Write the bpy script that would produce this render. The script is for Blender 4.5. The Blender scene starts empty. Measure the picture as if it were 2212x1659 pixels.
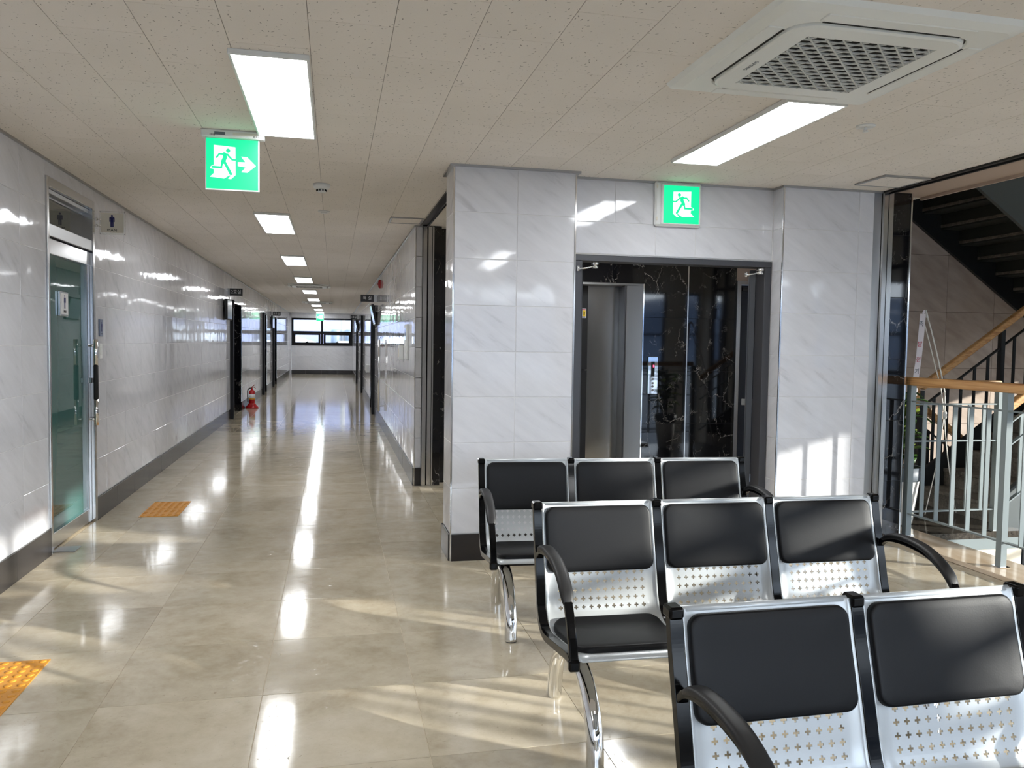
import bpy, math, random
from mathutils import Vector, Matrix
random.seed(7)
PI = math.pi
S = bpy.context.scene
COL = S.collection
# ------------------------------------------------------------------ camera
H = 2.558                      # ceiling height
EYE = 1.425
def cam_axes(yaw, pit, rol):
    fwd = Vector((math.sin(yaw)*math.cos(pit), math.cos(yaw)*math.cos(pit), math.sin(pit)))
    right = Vector((math.cos(yaw), -math.sin(yaw), 0)); up = right.cross(fwd)
    return math.cos(rol)*right+math.sin(rol)*up, -math.sin(rol)*right+math.cos(rol)*up, fwd
_r, _u, _f = cam_axes(.218067, -.0506146, .0148713)
cd = bpy.data.cameras.new('camera'); cam = bpy.data.objects.new('camera', cd); COL.objects.link(cam)
cam.matrix_world = Matrix(((_r.x, _u.x, -_f.x, 0), (_r.y, _u.y, -_f.y, 0), (_r.z, _u.z, -_f.z, EYE), (0, 0, 0, 1)))
cd.sensor_width = 36; cd.lens = 36*1740/2212; cd.clip_start = .05; cd.clip_end = 2000
S.camera = cam
# ------------------------------------------------------------------ light and exposure
S.view_settings.view_transform = 'Standard'; S.view_settings.look = 'None'
S.view_settings.gamma = 1; S.view_settings.use_curve_mapping = False
S.view_settings.exposure = 1.95
W = bpy.data.worlds.new('sky'); S.world = W; W.use_nodes = True
wn = W.node_tree; wn.nodes.clear()
_o = wn.nodes.new('ShaderNodeOutputWorld'); _b = wn.nodes.new('ShaderNodeBackground')
_tc = wn.nodes.new('ShaderNodeTexCoord'); _sp = wn.nodes.new('ShaderNodeSeparateXYZ'); _rp = wn.nodes.new('ShaderNodeValToRGB')
wn.links.new(_tc.outputs['Generated'], _sp.inputs[0]); wn.links.new(_sp.outputs['Z'], _rp.inputs[0])
_e = _rp.color_ramp.elements; _e[0].position = 0; _e[0].color = (.90, .94, 1, 1); _e[1].position = .7; _e[1].color = (.42, .60, .95, 1)
wn.links.new(_rp.outputs[0], _b.inputs[0]); wn.links.new(_b.outputs[0], _o.inputs[0])
_b.inputs['Strength'].default_value = 2.6
sd = bpy.data.lights.new('sun', 'SUN'); sd.energy = 3.0; sd.angle = .011; sd.color = (1, .93, .85)
sun = bpy.data.objects.new('sun', sd); COL.objects.link(sun)
sun.rotation_euler = Vector((-1.65, 1, -.45)).to_track_quat('-Z', 'Y').to_euler()
sun.location = (30, -20, 12)
PANEL = 5.7                    # ceiling panel emission

# ------------------------------------------------------------------ materials
def srgb(r, g, b):
    f = lambda c: c/12.92 if c <= .04045 else ((c+.055)/1.055)**2.4
    return (f(r/255), f(g/255), f(b/255), 1)
class NT:
    def __init__(s, name):
        s.m = bpy.data.materials.new(name); s.m.use_nodes = True; s.t = s.m.node_tree
        s.b = s.t.nodes['Principled BSDF']; s.out = s.t.nodes['Material Output']
    def n(s, k, **kw):
        nd = s.t.nodes.new('ShaderNode'+k)
        for a, v in kw.items():
            if a.startswith('i_'):
                key = a[2:]; key = int(key) if key.isdigit() else key.replace('_', ' ')
                if isinstance(v, bpy.types.NodeSocket): s.t.links.new(v, nd.inputs[key])
                else: nd.inputs[key].default_value = v
            else: setattr(nd, a, v)
        return nd
    def l(s, a, b): s.t.links.new(a, b)
    def set(s, key, v):
        if isinstance(v, bpy.types.NodeSocket): s.l(v, s.b.inputs[key])
        else: s.b.inputs[key].default_value = v
    def math(s, op, a, b=0, c=None):
        kw = dict(i_0=a, i_1=b)
        if c is not None: kw['i_2'] = c
        return s.n('Math', operation=op, **kw).outputs[0]
    def vm(s, op, a, b): return s.n('VectorMath', operation=op, i_0=a, i_1=b).outputs[0]
    def ramp(s, fac, stops):
        r = s.n('ValToRGB', i_0=fac); e = r.color_ramp.elements
        e[0].position, e[0].color = stops[0]; e[1].position, e[1].color = stops[1]
        for p, c in stops[2:]:
            k = e.new(p); k.color = c
        return r.outputs[0]
    def mix(s, fac, a, b):
        m = s.n('Mix', data_type='RGBA'); 
        for k, v in ((0, fac), (6, a), (7, b)):
            if isinstance(v, bpy.types.NodeSocket): s.l(v, m.inputs[k])
            else: m.inputs[k].default_value = v
        return m.outputs[2]
    def pos(s): return s.n('NewGeometry').outputs['Position']
    def rnd(s):
        return s.math('ADD', s.n('ObjectInfo').outputs['Random'], s.n('NewGeometry').outputs['Random Per Island'])
    def tilepos(s, k=13.0):
        r = s.rnd(); c = s.n('CombineXYZ', i_0=s.math('MULTIPLY', r, k), i_1=s.math('MULTIPLY', r, k*1.7), i_2=s.math('MULTIPLY', r, k*.6))
        return s.vm('ADD', s.pos(), c.outputs[0])
    def bump(s, h, st, dist=.01):
        b = s.n('Bump', i_Strength=st, i_Distance=dist, i_Height=h); s.l(b.outputs[0], s.b.inputs['Normal'])
C = lambda v: (v, v, v, 1)
M = {}
def simple(name, col, rough=.5, metal=0, coat=0, emit=None, est=0, ior=None):
    t = NT(name); t.set('Base Color', col); t.set('Roughness', rough); t.set('Metallic', metal)
    if coat: t.set('Coat Weight', coat); t.set('Coat Roughness', .08)
    if emit: t.set('Emission Color', emit); t.set('Emission Strength', est)
    if ior: t.set('IOR', ior)
    M[name] = t.m; return t

def mapping(t, v, sc, rot=(0, 0, 0)):
    return t.n('Mapping', i_Vector=v, i_Rotation=rot, i_Scale=sc).outputs[0]
def diag(t, p, deg, sa, sb):
    q = t.n('SeparateXYZ', i_0=p); u = t.math('ADD', q.outputs[0], q.outputs[1]); c_, s_ = math.cos(math.radians(deg)), math.sin(math.radians(deg))
    a = t.math('SUBTRACT', t.math('MULTIPLY', u, c_), t.math('MULTIPLY', q.outputs[2], s_)); b = t.math('ADD', t.math('MULTIPLY', u, s_), t.math('MULTIPLY', q.outputs[2], c_))
    return t.n('CombineXYZ', i_0=t.math('MULTIPLY', a, sa), i_1=t.math('MULTIPLY', b, sb), i_2=t.math('MULTIPLY', t.rnd(), 9.0)).outputs[0]
# glossy pale grey wall tile with diagonal streaks, slightly wavy glaze
t = NT('wall_tile'); p = t.tilepos()
m1 = diag(t, t.pos(), 34, 1.8, 9)
n1 = t.n('TexNoise', i_Vector=m1, i_Scale=1.6, i_Detail=6, i_Roughness=.62).outputs[0]
n2 = t.n('TexNoise', i_Vector=p, i_Scale=1.2, i_Detail=2).outputs[0]
n3 = t.math('ADD', t.math('MULTIPLY', n1, .75), t.math('MULTIPLY', n2, .25))
t.set('Base Color', t.ramp(n3, [(.30, srgb(190, 190, 194)), (.42, srgb(209, 209, 213)), (.62, srgb(217, 217, 221))]))
t.set('Roughness', .06); t.set('IOR', 1.5)
wv = t.n('TexNoise', i_Vector=t.vm('MULTIPLY', p, (1, 1, .9)), i_Scale=3.2, i_Detail=1.5).outputs[0]
t.bump(wv, .35, .012); M['wall_tile'] = t.m
simple('grout', srgb(215, 214, 214), .7); simple('floor_grout', srgb(200, 184, 156), .6)
simple('baseboard', srgb(44, 41, 40), .24).set('Specular IOR Level', .35)
# polished beige stone floor
t = NT('floor_tile'); p = t.tilepos(7.3)
a = t.n('TexNoise', i_Vector=p, i_Scale=2.2, i_Detail=5, i_Roughness=.6, i_Distortion=.8).outputs[0]
b = t.n('TexNoise', i_Vector=p, i_Scale=11, i_Detail=8, i_Roughness=.7).outputs[0]
f1 = t.math('ADD', t.math('MULTIPLY', a, .6), t.math('MULTIPLY', b, .4))
col = t.ramp(f1, [(.33, srgb(166, 152, 129)), (.5, srgb(189, 177, 155)), (.66, srgb(203, 192, 172))])
pit = t.n('TexNoise', i_Vector=p, i_Scale=26, i_Detail=6, i_Roughness=.75, i_Distortion=1.5).outputs[0]
pm = t.ramp(pit, [(.30, C(1)), (.38, C(0))])
col = t.mix(t.math('MULTIPLY', pm, .5), col, srgb(122, 104, 80))
fn = t.n('TexNoise', i_Vector=p, i_Scale=70, i_Detail=6, i_Roughness=.8).outputs[0]
sp1 = t.ramp(fn, [(.28, C(1)), (.37, C(0))]); sp2 = t.ramp(fn, [(.66, C(0)), (.76, C(1))])
col = t.mix(t.math('MULTIPLY', sp1, .55), col, srgb(118, 104, 84)); col = t.mix(t.math('MULTIPLY', sp2, .45), col, srgb(226, 218, 204))
r = t.rnd(); vv = t.n('MapRange', i_Value=t.math('FRACT', r), i_To_Min=.90, i_To_Max=1.05).outputs[0]
col2 = t.vm('SCALE', col, (0, 0, 0)); sn = col2.node; t.l(vv, sn.inputs['Scale'])
t.set('Base Color', col2)
t.set('Roughness', t.ramp(b, [(.3, C(.12)), (.7, C(.065))])); t.set('IOR', 1.47)
bb = t.math('ADD', t.math('MULTIPLY', t.math('ADD', pm, sp1), -1.2), t.math('MULTIPLY', t.n('TexNoise', i_Vector=p, i_Scale=5, i_Detail=3).outputs[0], 1.2))
t.bump(bb, .10, .0035); M['floor_tile'] = t.m
# mineral fibre ceiling tile with short random fissures
t = NT('ceiling_tile'); p = t.tilepos(9.1)
def flecks(t, p, sc, lo, hi):
    v = t.n('TexVoronoi', i_Vector=p, i_Scale=sc, i_Randomness=1.0)
    loc = t.vm('SUBTRACT', t.vm('SCALE', p, (0, 0, 0)), v.outputs['Position'])
    return v
v = t.n('TexVoronoi', voronoi_dimensions='2D', i_Vector=p, i_Scale=40, i_Randomness=1.0)
sc = t.vm('MULTIPLY', p, (40, 40, 0)); ps = t.vm('MULTIPLY', v.outputs['Position'], (40, 40, 0))
d = t.vm('SUBTRACT', sc, ps)
wc = t.n('SeparateColor', i_0=v.outputs['Color'])
rot = t.n('VectorRotate', rotation_type='Z_AXIS', i_Vector=d, i_Angle=t.math('MULTIPLY', wc.outputs[0], 2.2)).outputs[0]
el = t.vm('MULTIPLY', rot, (1, 3.6, 0)); ln = t.n('VectorMath', operation='LENGTH', i_0=el).outputs['Value']
size = t.math('MULTIPLY', t.math('POWER', wc.outputs[1], 3.0), .34)
mask = t.math('LESS_THAN', ln, size)
tone = t.n('TexNoise', i_Vector=p, i_Scale=1.5, i_Detail=2).outputs[0]
base = t.ramp(tone, [(.3, srgb(230, 223, 214)), (.7, srgb(236, 229, 221))])
t.set('Base Color', t.mix(t.math('MULTIPLY', mask, .75), base, srgb(125, 118, 108)))
t.set('Roughness', .85); t.bump(t.math('MULTIPLY', mask, -1), .5, .003); M['ceiling_tile'] = t.m
simple('ceiling_back', srgb(150, 143, 135), .9)
# black marble with white veins
t = NT('black_marble'); p = t.tilepos(5.0)
ds = t.n('TexNoise', i_Vector=p, i_Scale=3.0, i_Detail=7, i_Roughness=.7).outputs['Color']
pd = t.vm('ADD', p, t.vm('MULTIPLY', t.vm('SUBTRACT', ds, (.5, .5, .5)), (.28, .28, .28)))
e1 = t.n('TexVoronoi', feature='DISTANCE_TO_EDGE', i_Vector=mapping(t, pd, (1.3, 1.3, .8)), i_Scale=2.6).outputs['Distance']
e2 = t.n('TexVoronoi', feature='DISTANCE_TO_EDGE', i_Vector=mapping(t, pd, (2.4, 2.4, 1), (0, .6, 0)), i_Scale=6.5).outputs['Distance']
l1 = t.ramp(e1, [(0, C(1)), (.007, C(0))]); l2 = t.ramp(e2, [(0, C(1)), (.011, C(0))])
g1 = t.ramp(t.n('TexNoise', i_Vector=p, i_Scale=4, i_Detail=3).outputs[0], [(.50, C(0)), (.62, C(1))])
g2 = t.ramp(t.n('TexNoise', i_Vector=p, i_Scale=9, i_Detail=3).outputs[0], [(.55, C(0)), (.66, C(1))])
vn = t.math('MAXIMUM', t.math('MULTIPLY', l1, g1), t.math('MULTIPLY', l2, g2))
t.set('Base Color', t.mix(t.math('MULTIPLY', vn, .75), srgb(15, 15, 18), srgb(215, 208, 200)))
t.set('Roughness', .04); t.set('IOR', 1.55); M['black_marble'] = t.m
# cream marble ledge
t = NT('cream_marble'); p = t.pos()
a = t.n('TexNoise', i_Vector=mapping(t, p, (4, 1, 4)), i_Scale=2.5, i_Detail=5).outputs[0]
t.set('Base Color', t.ramp(a, [(.3, srgb(196, 172, 142)), (.7, srgb(222, 203, 180))])); t.set('Roughness', .12); M['cream_marble'] = t.m
# beige stairwell tile
t = NT('beige_tile'); p = t.tilepos()
a = t.n('TexNoise', i_Vector=diag(t, t.pos(), 30, 1, 3.4), i_Scale=3, i_Detail=5).outputs[0]
t.set('Base Color', t.ramp(a, [(.3, srgb(176, 158, 144)), (.7, srgb(200, 184, 171))])); t.set('Roughness', .12); M['beige_tile'] = t.m
# granite treads
t = NT('granite'); p = t.pos()
a = t.n('TexNoise', i_Vector=p, i_Scale=45, i_Detail=5, i_Roughness=.8).outputs[0]
b = t.n('TexNoise', i_Vector=p, i_Scale=7, i_Detail=3).outputs[0]
t.set('Base Color', t.ramp(t.math('ADD', t.math('MULTIPLY', a, .6), t.math('MULTIPLY', b, .4)), [(.35, srgb(70, 66, 60)), (.65, srgb(150, 142, 130))]))
t.set('Roughness', .4); M['granite'] = t.m
t = NT('dark_granite'); p = t.pos()
a = t.n('TexNoise', i_Vector=p, i_Scale=30, i_Detail=5, i_Roughness=.8).outputs[0]
t.set('Base Color', t.ramp(a, [(.35, srgb(28, 26, 24)), (.7, srgb(92, 86, 78))])); t.set('Roughness', .12); M['dark_granite'] = t.m
# wood handrail
t = NT('wood'); p = t.pos()
a = t.n('TexNoise', i_Vector=mapping(t, p, (6, .8, 26), (0, 0, 0)), i_Scale=3, i_Detail=5, i_Distortion=.6).outputs[0]
t.set('Base Color', t.ramp(a, [(.3, srgb(160, 108, 62)), (.5, srgb(196, 148, 94)), (.7, srgb(212, 168, 116))])); t.set('Roughness', .35); M['wood'] = t.m
# brushed steel
t = NT('brushed_steel'); p = t.pos()
a = t.n('TexNoise', i_Vector=mapping(t, p, (220, 220, 3)), i_Scale=1.5, i_Detail=3).outputs[0]
t.set('Base Color', C(.56)); t.set('Metallic', 1.0); t.set('Roughness', t.ramp(a, [(.3, C(.17)), (.7, C(.20))])); M['brushed_steel'] = t.m
simple('chrome', C(.8), .05, 1); simple('trim_chrome', C(.75), .12, 1); simple('satin_steel', C(.42), .35, 1)
simple('dark_paint', srgb(62, 62, 66), .35); simple('door_leaf', srgb(48, 50, 55), .4); simple('blue_black', srgb(40, 46, 56), .2)
simple('rail_paint', srgb(124, 133, 134), .38); simple('rail_dark', srgb(30, 33, 35), .4)
simple('stair_steel', srgb(52, 55, 50), .35); simple('stringer', srgb(78, 84, 84), .45)
simple('black_enamel', srgb(7, 7, 8), .14).set('Specular IOR Level', .2)
simple('window_black', srgb(11, 11, 15), .45).set('Specular IOR Level', .25); simple('matte_black', srgb(20, 20, 22), .5)
simple('white_plastic', srgb(225, 226, 224), .35); simple('ac_white', srgb(238, 240, 236), .38); simple('ac_grille', srgb(214, 216, 212), .5)
simple('ac_dark', srgb(24, 25, 25), .8); simple('white_paint', srgb(222, 218, 210), .6); simple('cream_paint', srgb(230, 220, 200), .6)
simple('fascia', srgb(178, 158, 142), .6); simple('red_paint', srgb(178, 22, 28), .25); simple('red_dark', srgb(140, 30, 34), .5)
simple('orange_pad', srgb(206, 140, 40), .45); simple('navy', srgb(28, 30, 96), .5); simple('ink', srgb(22, 22, 24), .6)
simple('sign_beige', srgb(222, 217, 204), .35); simple('sign_blue_grey', srgb(108, 118, 140), .35); simple('sign_dark', srgb(44, 46, 50), .5)
simple('sign_letter', srgb(226, 228, 230), .5); simple('yellow', srgb(235, 200, 40), .5); simple('sticker_white', srgb(235, 235, 235), .4)
simple('sticker_red', srgb(190, 20, 40), .4); simple('sticker_blue', srgb(30, 40, 120), .4); simple('ribbon', srgb(222, 212, 214), .45)
simple('ribbon_red', srgb(190, 60, 70), .5); simple('pot_white', srgb(228, 224, 216), .4); simple('pot_grey', srgb(96, 104, 112), .5)
simple('soil', srgb(60, 44, 34), .9); simple('leaf', srgb(52, 84, 30), .35); simple('leaf_light', srgb(120, 140, 50), .4); simple('stem', srgb(96, 76, 48), .7)
simple('white_wire', srgb(225, 222, 214), .35); simple('rubber', srgb(24, 24, 24), .7)
simple('concrete', srgb(150, 146, 140), .8); simple('screen', srgb(150, 165, 175), .12)
simple('gauge_yellow', srgb(230, 190, 40), .5)
t = simple('vinyl', srgb(12, 12, 14), .47); t.set('Specular IOR Level', .24); p = t.pos()
t.bump(t.n('TexNoise', i_Vector=p, i_Scale=260, i_Detail=2).outputs[0], .06, .002)
t = simple('silver_paint', srgb(190, 194, 196), .3, .2, .2)
simple('panel_light', (1, 1, 1, 1), .5, emit=(.95, .975, 1, 1), est=PANEL)
simple('exit_green', (0, .05, .02, 1), .4, emit=(0, .85, .33, 1), est=.31)
simple('exit_white', (.1, .1, .1, 1), .4, emit=(.9, 1, .97, 1), est=.36)
simple('led_red', (.5, 0, 0, 1), .4, emit=(1, .05, .12, 1), est=1.5)
def glassy(name, tint, refl_ior=1.5, rough=0, opac=0, body=None):
    t = NT(name); t.t.nodes.remove(t.b)
    tr = t.n('BsdfTransparent', i_Color=tint).outputs[0]; gl = t.n('BsdfGlossy', i_Color=(1, 1, 1, 1), i_Roughness=rough).outputs[0]
    fr = t.n('Fresnel', i_IOR=refl_ior).outputs[0]
    base = tr
    if opac:
        df = t.n('BsdfDiffuse', i_Color=body).outputs[0]; mx = t.n('MixShader', i_0=opac, i_1=tr, i_2=df); base = mx.outputs[0]
    mx = t.n('MixShader', i_0=fr, i_1=base, i_2=gl); t.l(mx.outputs[0], t.out.inputs[0]); M[name] = t.m
glassy('window_glass', (.93, .96, .97, 1)); glassy('transom_glass', (.35, .4, .36, 1), 1.6, 0, .55, srgb(96, 100, 92))
glassy('door_glass', (.2, .3, .3, 1), 1.5, .02, .93, srgb(64, 104, 100)); glassy('acrylic', (.96, .97, .96, 1), 1.45)
t = NT('hill'); p = t.pos()
a = t.n('TexNoise', i_Vector=p, i_Scale=.03, i_Detail=8).outputs[0]
t.set('Base Color', t.ramp(a, [(.35, srgb(52, 62, 76)), (.65, srgb(84, 92, 102))])); t.set('Roughness', 1); M['hill'] = t.m
simple('ground', srgb(98, 96, 92), .9)
t = NT('hill_hazy'); p = t.pos()  # paler copy of the hill, with bright haze put into its colour
a = t.n('TexNoise', i_Vector=p, i_Scale=.06, i_Detail=8).outputs[0]
t.set('Base Color', t.ramp(a, [(.35, srgb(88, 87, 102)), (.65, srgb(122, 120, 132))])); t.set('Roughness', 1); M['hill_hazy'] = t.m

# ------------------------------------------------------------------ mesh building
def basis(d):
    d = Vector(d).normalized(); a = Vector((0, 0, 1)) if abs(d.z) < .9 else Vector((1, 0, 0))
    u = d.cross(a).normalized(); return u, d.cross(u).normalized()
class MB:
    def __init__(s): s.v = []; s.f = []; s.sm = []; s.mi = []
    def add(s, vs, fs, smooth=False, mi=0):
        o = len(s.v); s.v += [tuple(x) for x in vs]; s.f += [tuple(o+i for i in f) for f in fs]
        s.sm += [smooth]*len(fs); s.mi += [mi]*len(fs); return s
    def box(s, x0, x1, y0, y1, z0, z1, mi=0, mat=None):
        vs = [Vector((x, y, z)) for z in (z0, z1) for y in (y0, y1) for x in (x0, x1)]
        if mat: vs = [mat @ q for q in vs]
        return s.add(vs, [(0, 2, 3, 1), (4, 5, 7, 6), (0, 1, 5, 4), (2, 6, 7, 3), (0, 4, 6, 2), (1, 3, 7, 5)], False, mi)
    def cbox(s, x0, x1, y0, y1, z0, z1, c=.004, mi=0, mat=None):
        """box with chamfered edges"""
        x0, x1 = min(x0, x1), max(x0, x1); y0, y1 = min(y0, y1), max(y0, y1); z0, z1 = min(z0, z1), max(z0, z1)
        c = min(c, (x1-x0)*.45, (y1-y0)*.45, (z1-z0)*.45)
        vs = []; idx = {}
        X = (x0, x1); Y = (y0, y1); Z = (z0, z1); sg = (1, -1)
        for i in (0, 1):
            for j in (0, 1):
                for k in (0, 1):
                    for ax in range(3):
                        q = [X[i], Y[j], Z[k]]
                        for b in range(3):
                            if b != ax: q[b] += c*sg[(i, j, k)[b]]
                        idx[i, j, k, ax] = len(vs); vs.append(Vector(q))
        if mat: vs = [mat @ q for q in vs]
        fs = []
        def F(l): fs.append(tuple(l))
        for i in (0, 1):
            a = [idx[i, 0, 0, 0], idx[i, 1, 0, 0], idx[i, 1, 1, 0], idx[i, 0, 1, 0]]; F(a if i else a[::-1])
            a = [idx[0, i, 0, 1], idx[1, i, 0, 1], idx[1, i, 1, 1], idx[0, i, 1, 1]]; F(a[::-1] if i else a)
            a = [idx[0, 0, i, 2], idx[1, 0, i, 2], idx[1, 1, i, 2], idx[0, 1, i, 2]]; F(a if i else a[::-1])
        for i in (0, 1):
            for j in (0, 1):
                par = (i+j) % 2
                a = [idx[i, j, 0, 0], idx[i, j, 1, 0], idx[i, j, 1, 1], idx[i, j, 0, 1]]; F(a if par else a[::-1])
                a = [idx[i, 0, j, 0], idx[i, 1, j, 0], idx[i, 1, j, 2], idx[i, 0, j, 2]]; F(a[::-1] if par else a)
                a = [idx[0, i, j, 1], idx[1, i, j, 1], idx[1, i, j, 2], idx[0, i, j, 2]]; F(a if par else a[::-1])
        for i in (0, 1):
            for j in (0, 1):
                for k in (0, 1):
                    a = [idx[i, j, k, 0], idx[i, j, k, 1], idx[i, j, k, 2]]; F(a if (i+j+k) % 2 else a[::-1])
        return s.add(vs, fs, False, mi)
    def tube(s, pts, r, n=12, caps=True, smooth=True, rr=None, mi=0, flat=None):
        pts = [Vector(q) for q in pts]; N = len(pts)
        T = [(pts[min(i+1, N-1)]-pts[max(i-1, 0)]).normalized() for i in range(N)]
        u, w = basis(T[0]); vs = []
        for i in range(N):
            u = (u-T[i]*u.dot(T[i])).normalized(); w = T[i].cross(u)
            ri = rr[i] if rr else r
            for k in range(n):
                a = 2*PI*k/n; vs.append(pts[i]+(u*math.cos(a)+w*math.sin(a))*ri)
        fs = [(i*n+k, i*n+(k+1) % n, (i+1)*n+(k+1) % n, (i+1)*n+k) for i in range(N-1) for k in range(n)]
        if caps: fs += [tuple(range(n))[::-1], tuple((N-1)*n+k for k in range(n))]
        o = len(s.f); s.add(vs, fs, smooth, mi)
        if caps: s.sm[-1] = s.sm[-2] = False
        return s
    def cyl(s, a, b, r, n=16, r2=None, mi=0): return s.tube([a, b], r, n, rr=[r, r2 if r2 is not None else r], mi=mi)
    def lathe(s, c, prof, n=24, axis='z', smooth=True, mi=0):
        """prof: (radius, height) pairs"""
        vs = []
        for r, h in prof:
            for k in range(n):
                a = 2*PI*k/n; x, y = r*math.cos(a), r*math.sin(a)
                q = {'z': (x, y, h), 'y': (x, h, -y), 'x': (h, x, y), '-y': (x, -h, y), '-x': (-h, x, -y)}[axis]
                vs.append((c[0]+q[0], c[1]+q[1], c[2]+q[2]))
        fs = [(i*n+k, i*n+(k+1) % n, (i+1)*n+(k+1) % n, (i+1)*n+k) for i in range(len(prof)-1) for k in range(n)]
        fs += [tuple(range(n))[::-1], tuple((len(prof)-1)*n+k for k in range(n))]
        s.add(vs, fs, smooth, mi); s.sm[-1] = s.sm[-2] = False; return s
    def prism(s, poly, fn, d0, d1, mi=0, smooth=False):
        """poly of (a,b); fn(a,b,d)->xyz"""
        n = len(poly); vs = [fn(a, b, d0) for a, b in poly]+[fn(a, b, d1) for a, b in poly]
        fs = [tuple(range(n))[::-1], tuple(range(n, 2*n))]+[(i, (i+1) % n, n+(i+1) % n, n+i) for i in range(n)]
        return s.add(vs, fs, smooth, mi)
    def strip(s, pts, wdir, w, t, mi=0, smooth=False):
        """rectangular section swept along pts; wdir constant width direction"""
        pts = [Vector(q) for q in pts]; wd = Vector(wdir).normalized(); N = len(pts); vs = []
        for i in range(N):
            T = (pts[min(i+1, N-1)]-pts[max(i-1, 0)]).normalized(); nn = T.cross(wd).normalized()
            for a, b in ((-1, -1), (1, -1), (1, 1), (-1, 1)): vs.append(pts[i]+wd*a*w/2+nn*b*t/2)
        fs = [(i*4+k, i*4+(k+1) % 4, (i+1)*4+(k+1) % 4, (i+1)*4+k) for i in range(N-1) for k in range(4)]
        fs += [(3, 2, 1, 0), tuple((N-1)*4+k for k in range(4))]
        return s.add(vs, fs, smooth, mi)
    def build(s, name, mat, parent=None, off=(0, 0, 0), bevel=0, label=None):
        me = bpy.data.meshes.new(name)
        o3 = Vector(off); me.from_pydata([tuple(Vector(q)-o3) for q in s.v], [], s.f)
        for m_ in (mat if isinstance(mat, (list, tuple)) else [mat]): me.materials.append(M[m_])
        me.polygons.foreach_set('use_smooth', s.sm); me.polygons.foreach_set('material_index', s.mi); me.update()
        o = bpy.data.objects.new(name, me); COL.objects.link(o)
        if parent: o.parent = parent
        else: o.location = o3
        if bevel:
            b = o.modifiers.new('bevel', 'BEVEL'); b.width = bevel; b.segments = 2; b.limit_method = 'ANGLE'
        if label: o['label'] = label
        return o
def tag(o, label, cat, group=None):
    o['label'] = label; o['category'] = cat
    if group: o['group'] = group
    return o
def thing(name, label, cat, loc, rz=0, group=None):
    o = bpy.data.objects.new(name, None); COL.objects.link(o); o.location = loc; o.rotation_euler = (0, 0, rz)
    o.empty_display_size = .1
    return tag(o, label, cat, group)
def struct(name, mb, mat, parent=None):
    o = mb.build(name, mat, parent)
    if not parent: o['kind'] = 'structure'
    return o
def copy_tree(o, parent=None):
    c = o.copy(); COL.objects.link(c); c.parent = parent
    for ch in list(o.children): copy_tree(ch, c)
    return c
def pyb(name, mb, mat, T): return mb.build(name, mat, T, off=T.location)    # part given in world coordinates, thing unrotated
_cache = {}
def text(name, s, size, mat, parent, org, U, V, off=(0, 0, 0), depth=.0006, align='CENTER', sx=1.0):
    """flat lettering as mesh; org is its centre, U right, V up"""
    key = (s, round(size, 4), depth, align)
    cu = bpy.data.curves.new('t', 'FONT'); cu.body = s; cu.size = size; cu.extrude = depth; cu.align_x = align; cu.align_y = 'CENTER'
    cu.resolution_u = 3
    ob = bpy.data.objects.new('t', cu); COL.objects.link(ob)
    dg = bpy.context.evaluated_depsgraph_get(); me = bpy.data.meshes.new_from_object(ob.evaluated_get(dg))
    bpy.data.objects.remove(ob); bpy.data.curves.remove(cu)
    U = Vector(U).normalized(); V = Vector(V).normalized(); Nn = U.cross(V); o3 = Vector(org)-Vector(off)
    for q in me.vertices: q.co = o3+U*q.co.x*sx+V*q.co.y+Nn*q.co.z
    me.materials.clear(); me.materials.append(M[mat]); me.name = name
    o = bpy.data.objects.new(name, me); COL.objects.link(o); o.parent = parent
    return o

# ------------------------------------------------------------------ tiling
def rect_minus(rects, hole):
    a0, a1, b0, b1 = hole; out = []
    for u0, u1, v0, v1 in rects:
        if u1 <= a0 or u0 >= a1 or v1 <= b0 or v0 >= b1: out.append((u0, u1, v0, v1)); continue
        if u0 < a0: out.append((u0, a0, v0, v1))
        if u1 > a1: out.append((a1, u1, v0, v1))
        m0, m1 = max(u0, a0), min(u1, a1)
        if v0 < b0: out.append((m0, m1, v0, b0))
        if v1 > b1: out.append((m0, m1, b1, v1))
    return out
def grid(reg, du, dv, u_off=0, v_off=0, stag=0, holes=()):
    u0, u1, v0, v1 = reg; out = []
    i0 = math.floor((u0-u_off)/du)-1; i1 = math.ceil((u1-u_off)/du)+1
    for i in range(i0, i1):
        vo = v_off+(stag if i % 2 else 0)
        j0 = math.floor((v0-vo)/dv)-1; j1 = math.ceil((v1-vo)/dv)+1
        for j in range(j0, j1):
            a, b, c, d = max(u0, u_off+i*du), min(u1, u_off+(i+1)*du), max(v0, vo+j*dv), min(v1, vo+(j+1)*dv)
            if b-a > .004 and d-c > .004: out.append((a, b, c, d))
    for h in holes: out = rect_minus(out, h)
    return [q for q in out if q[1]-q[0] > .006 and q[3]-q[2] > .006]
def tile_verts(w, h, t, c):
    vs = [(0, 0, 0), (w, 0, 0), (w, h, 0), (0, h, 0), (0, 0, t-c), (w, 0, t-c), (w, h, t-c), (0, h, t-c), (c, c, t), (w-c, c, t), (w-c, h-c, t), (c, h-c, t)]
    fs = [(8, 9, 10, 11)]+[(i, (i+1) % 4, 4+(i+1) % 4, 4+i) for i in range(4)]+[(4+i, 4+(i+1) % 4, 8+(i+1) % 4, 8+i) for i in range(4)]
    return vs, fs
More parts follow.
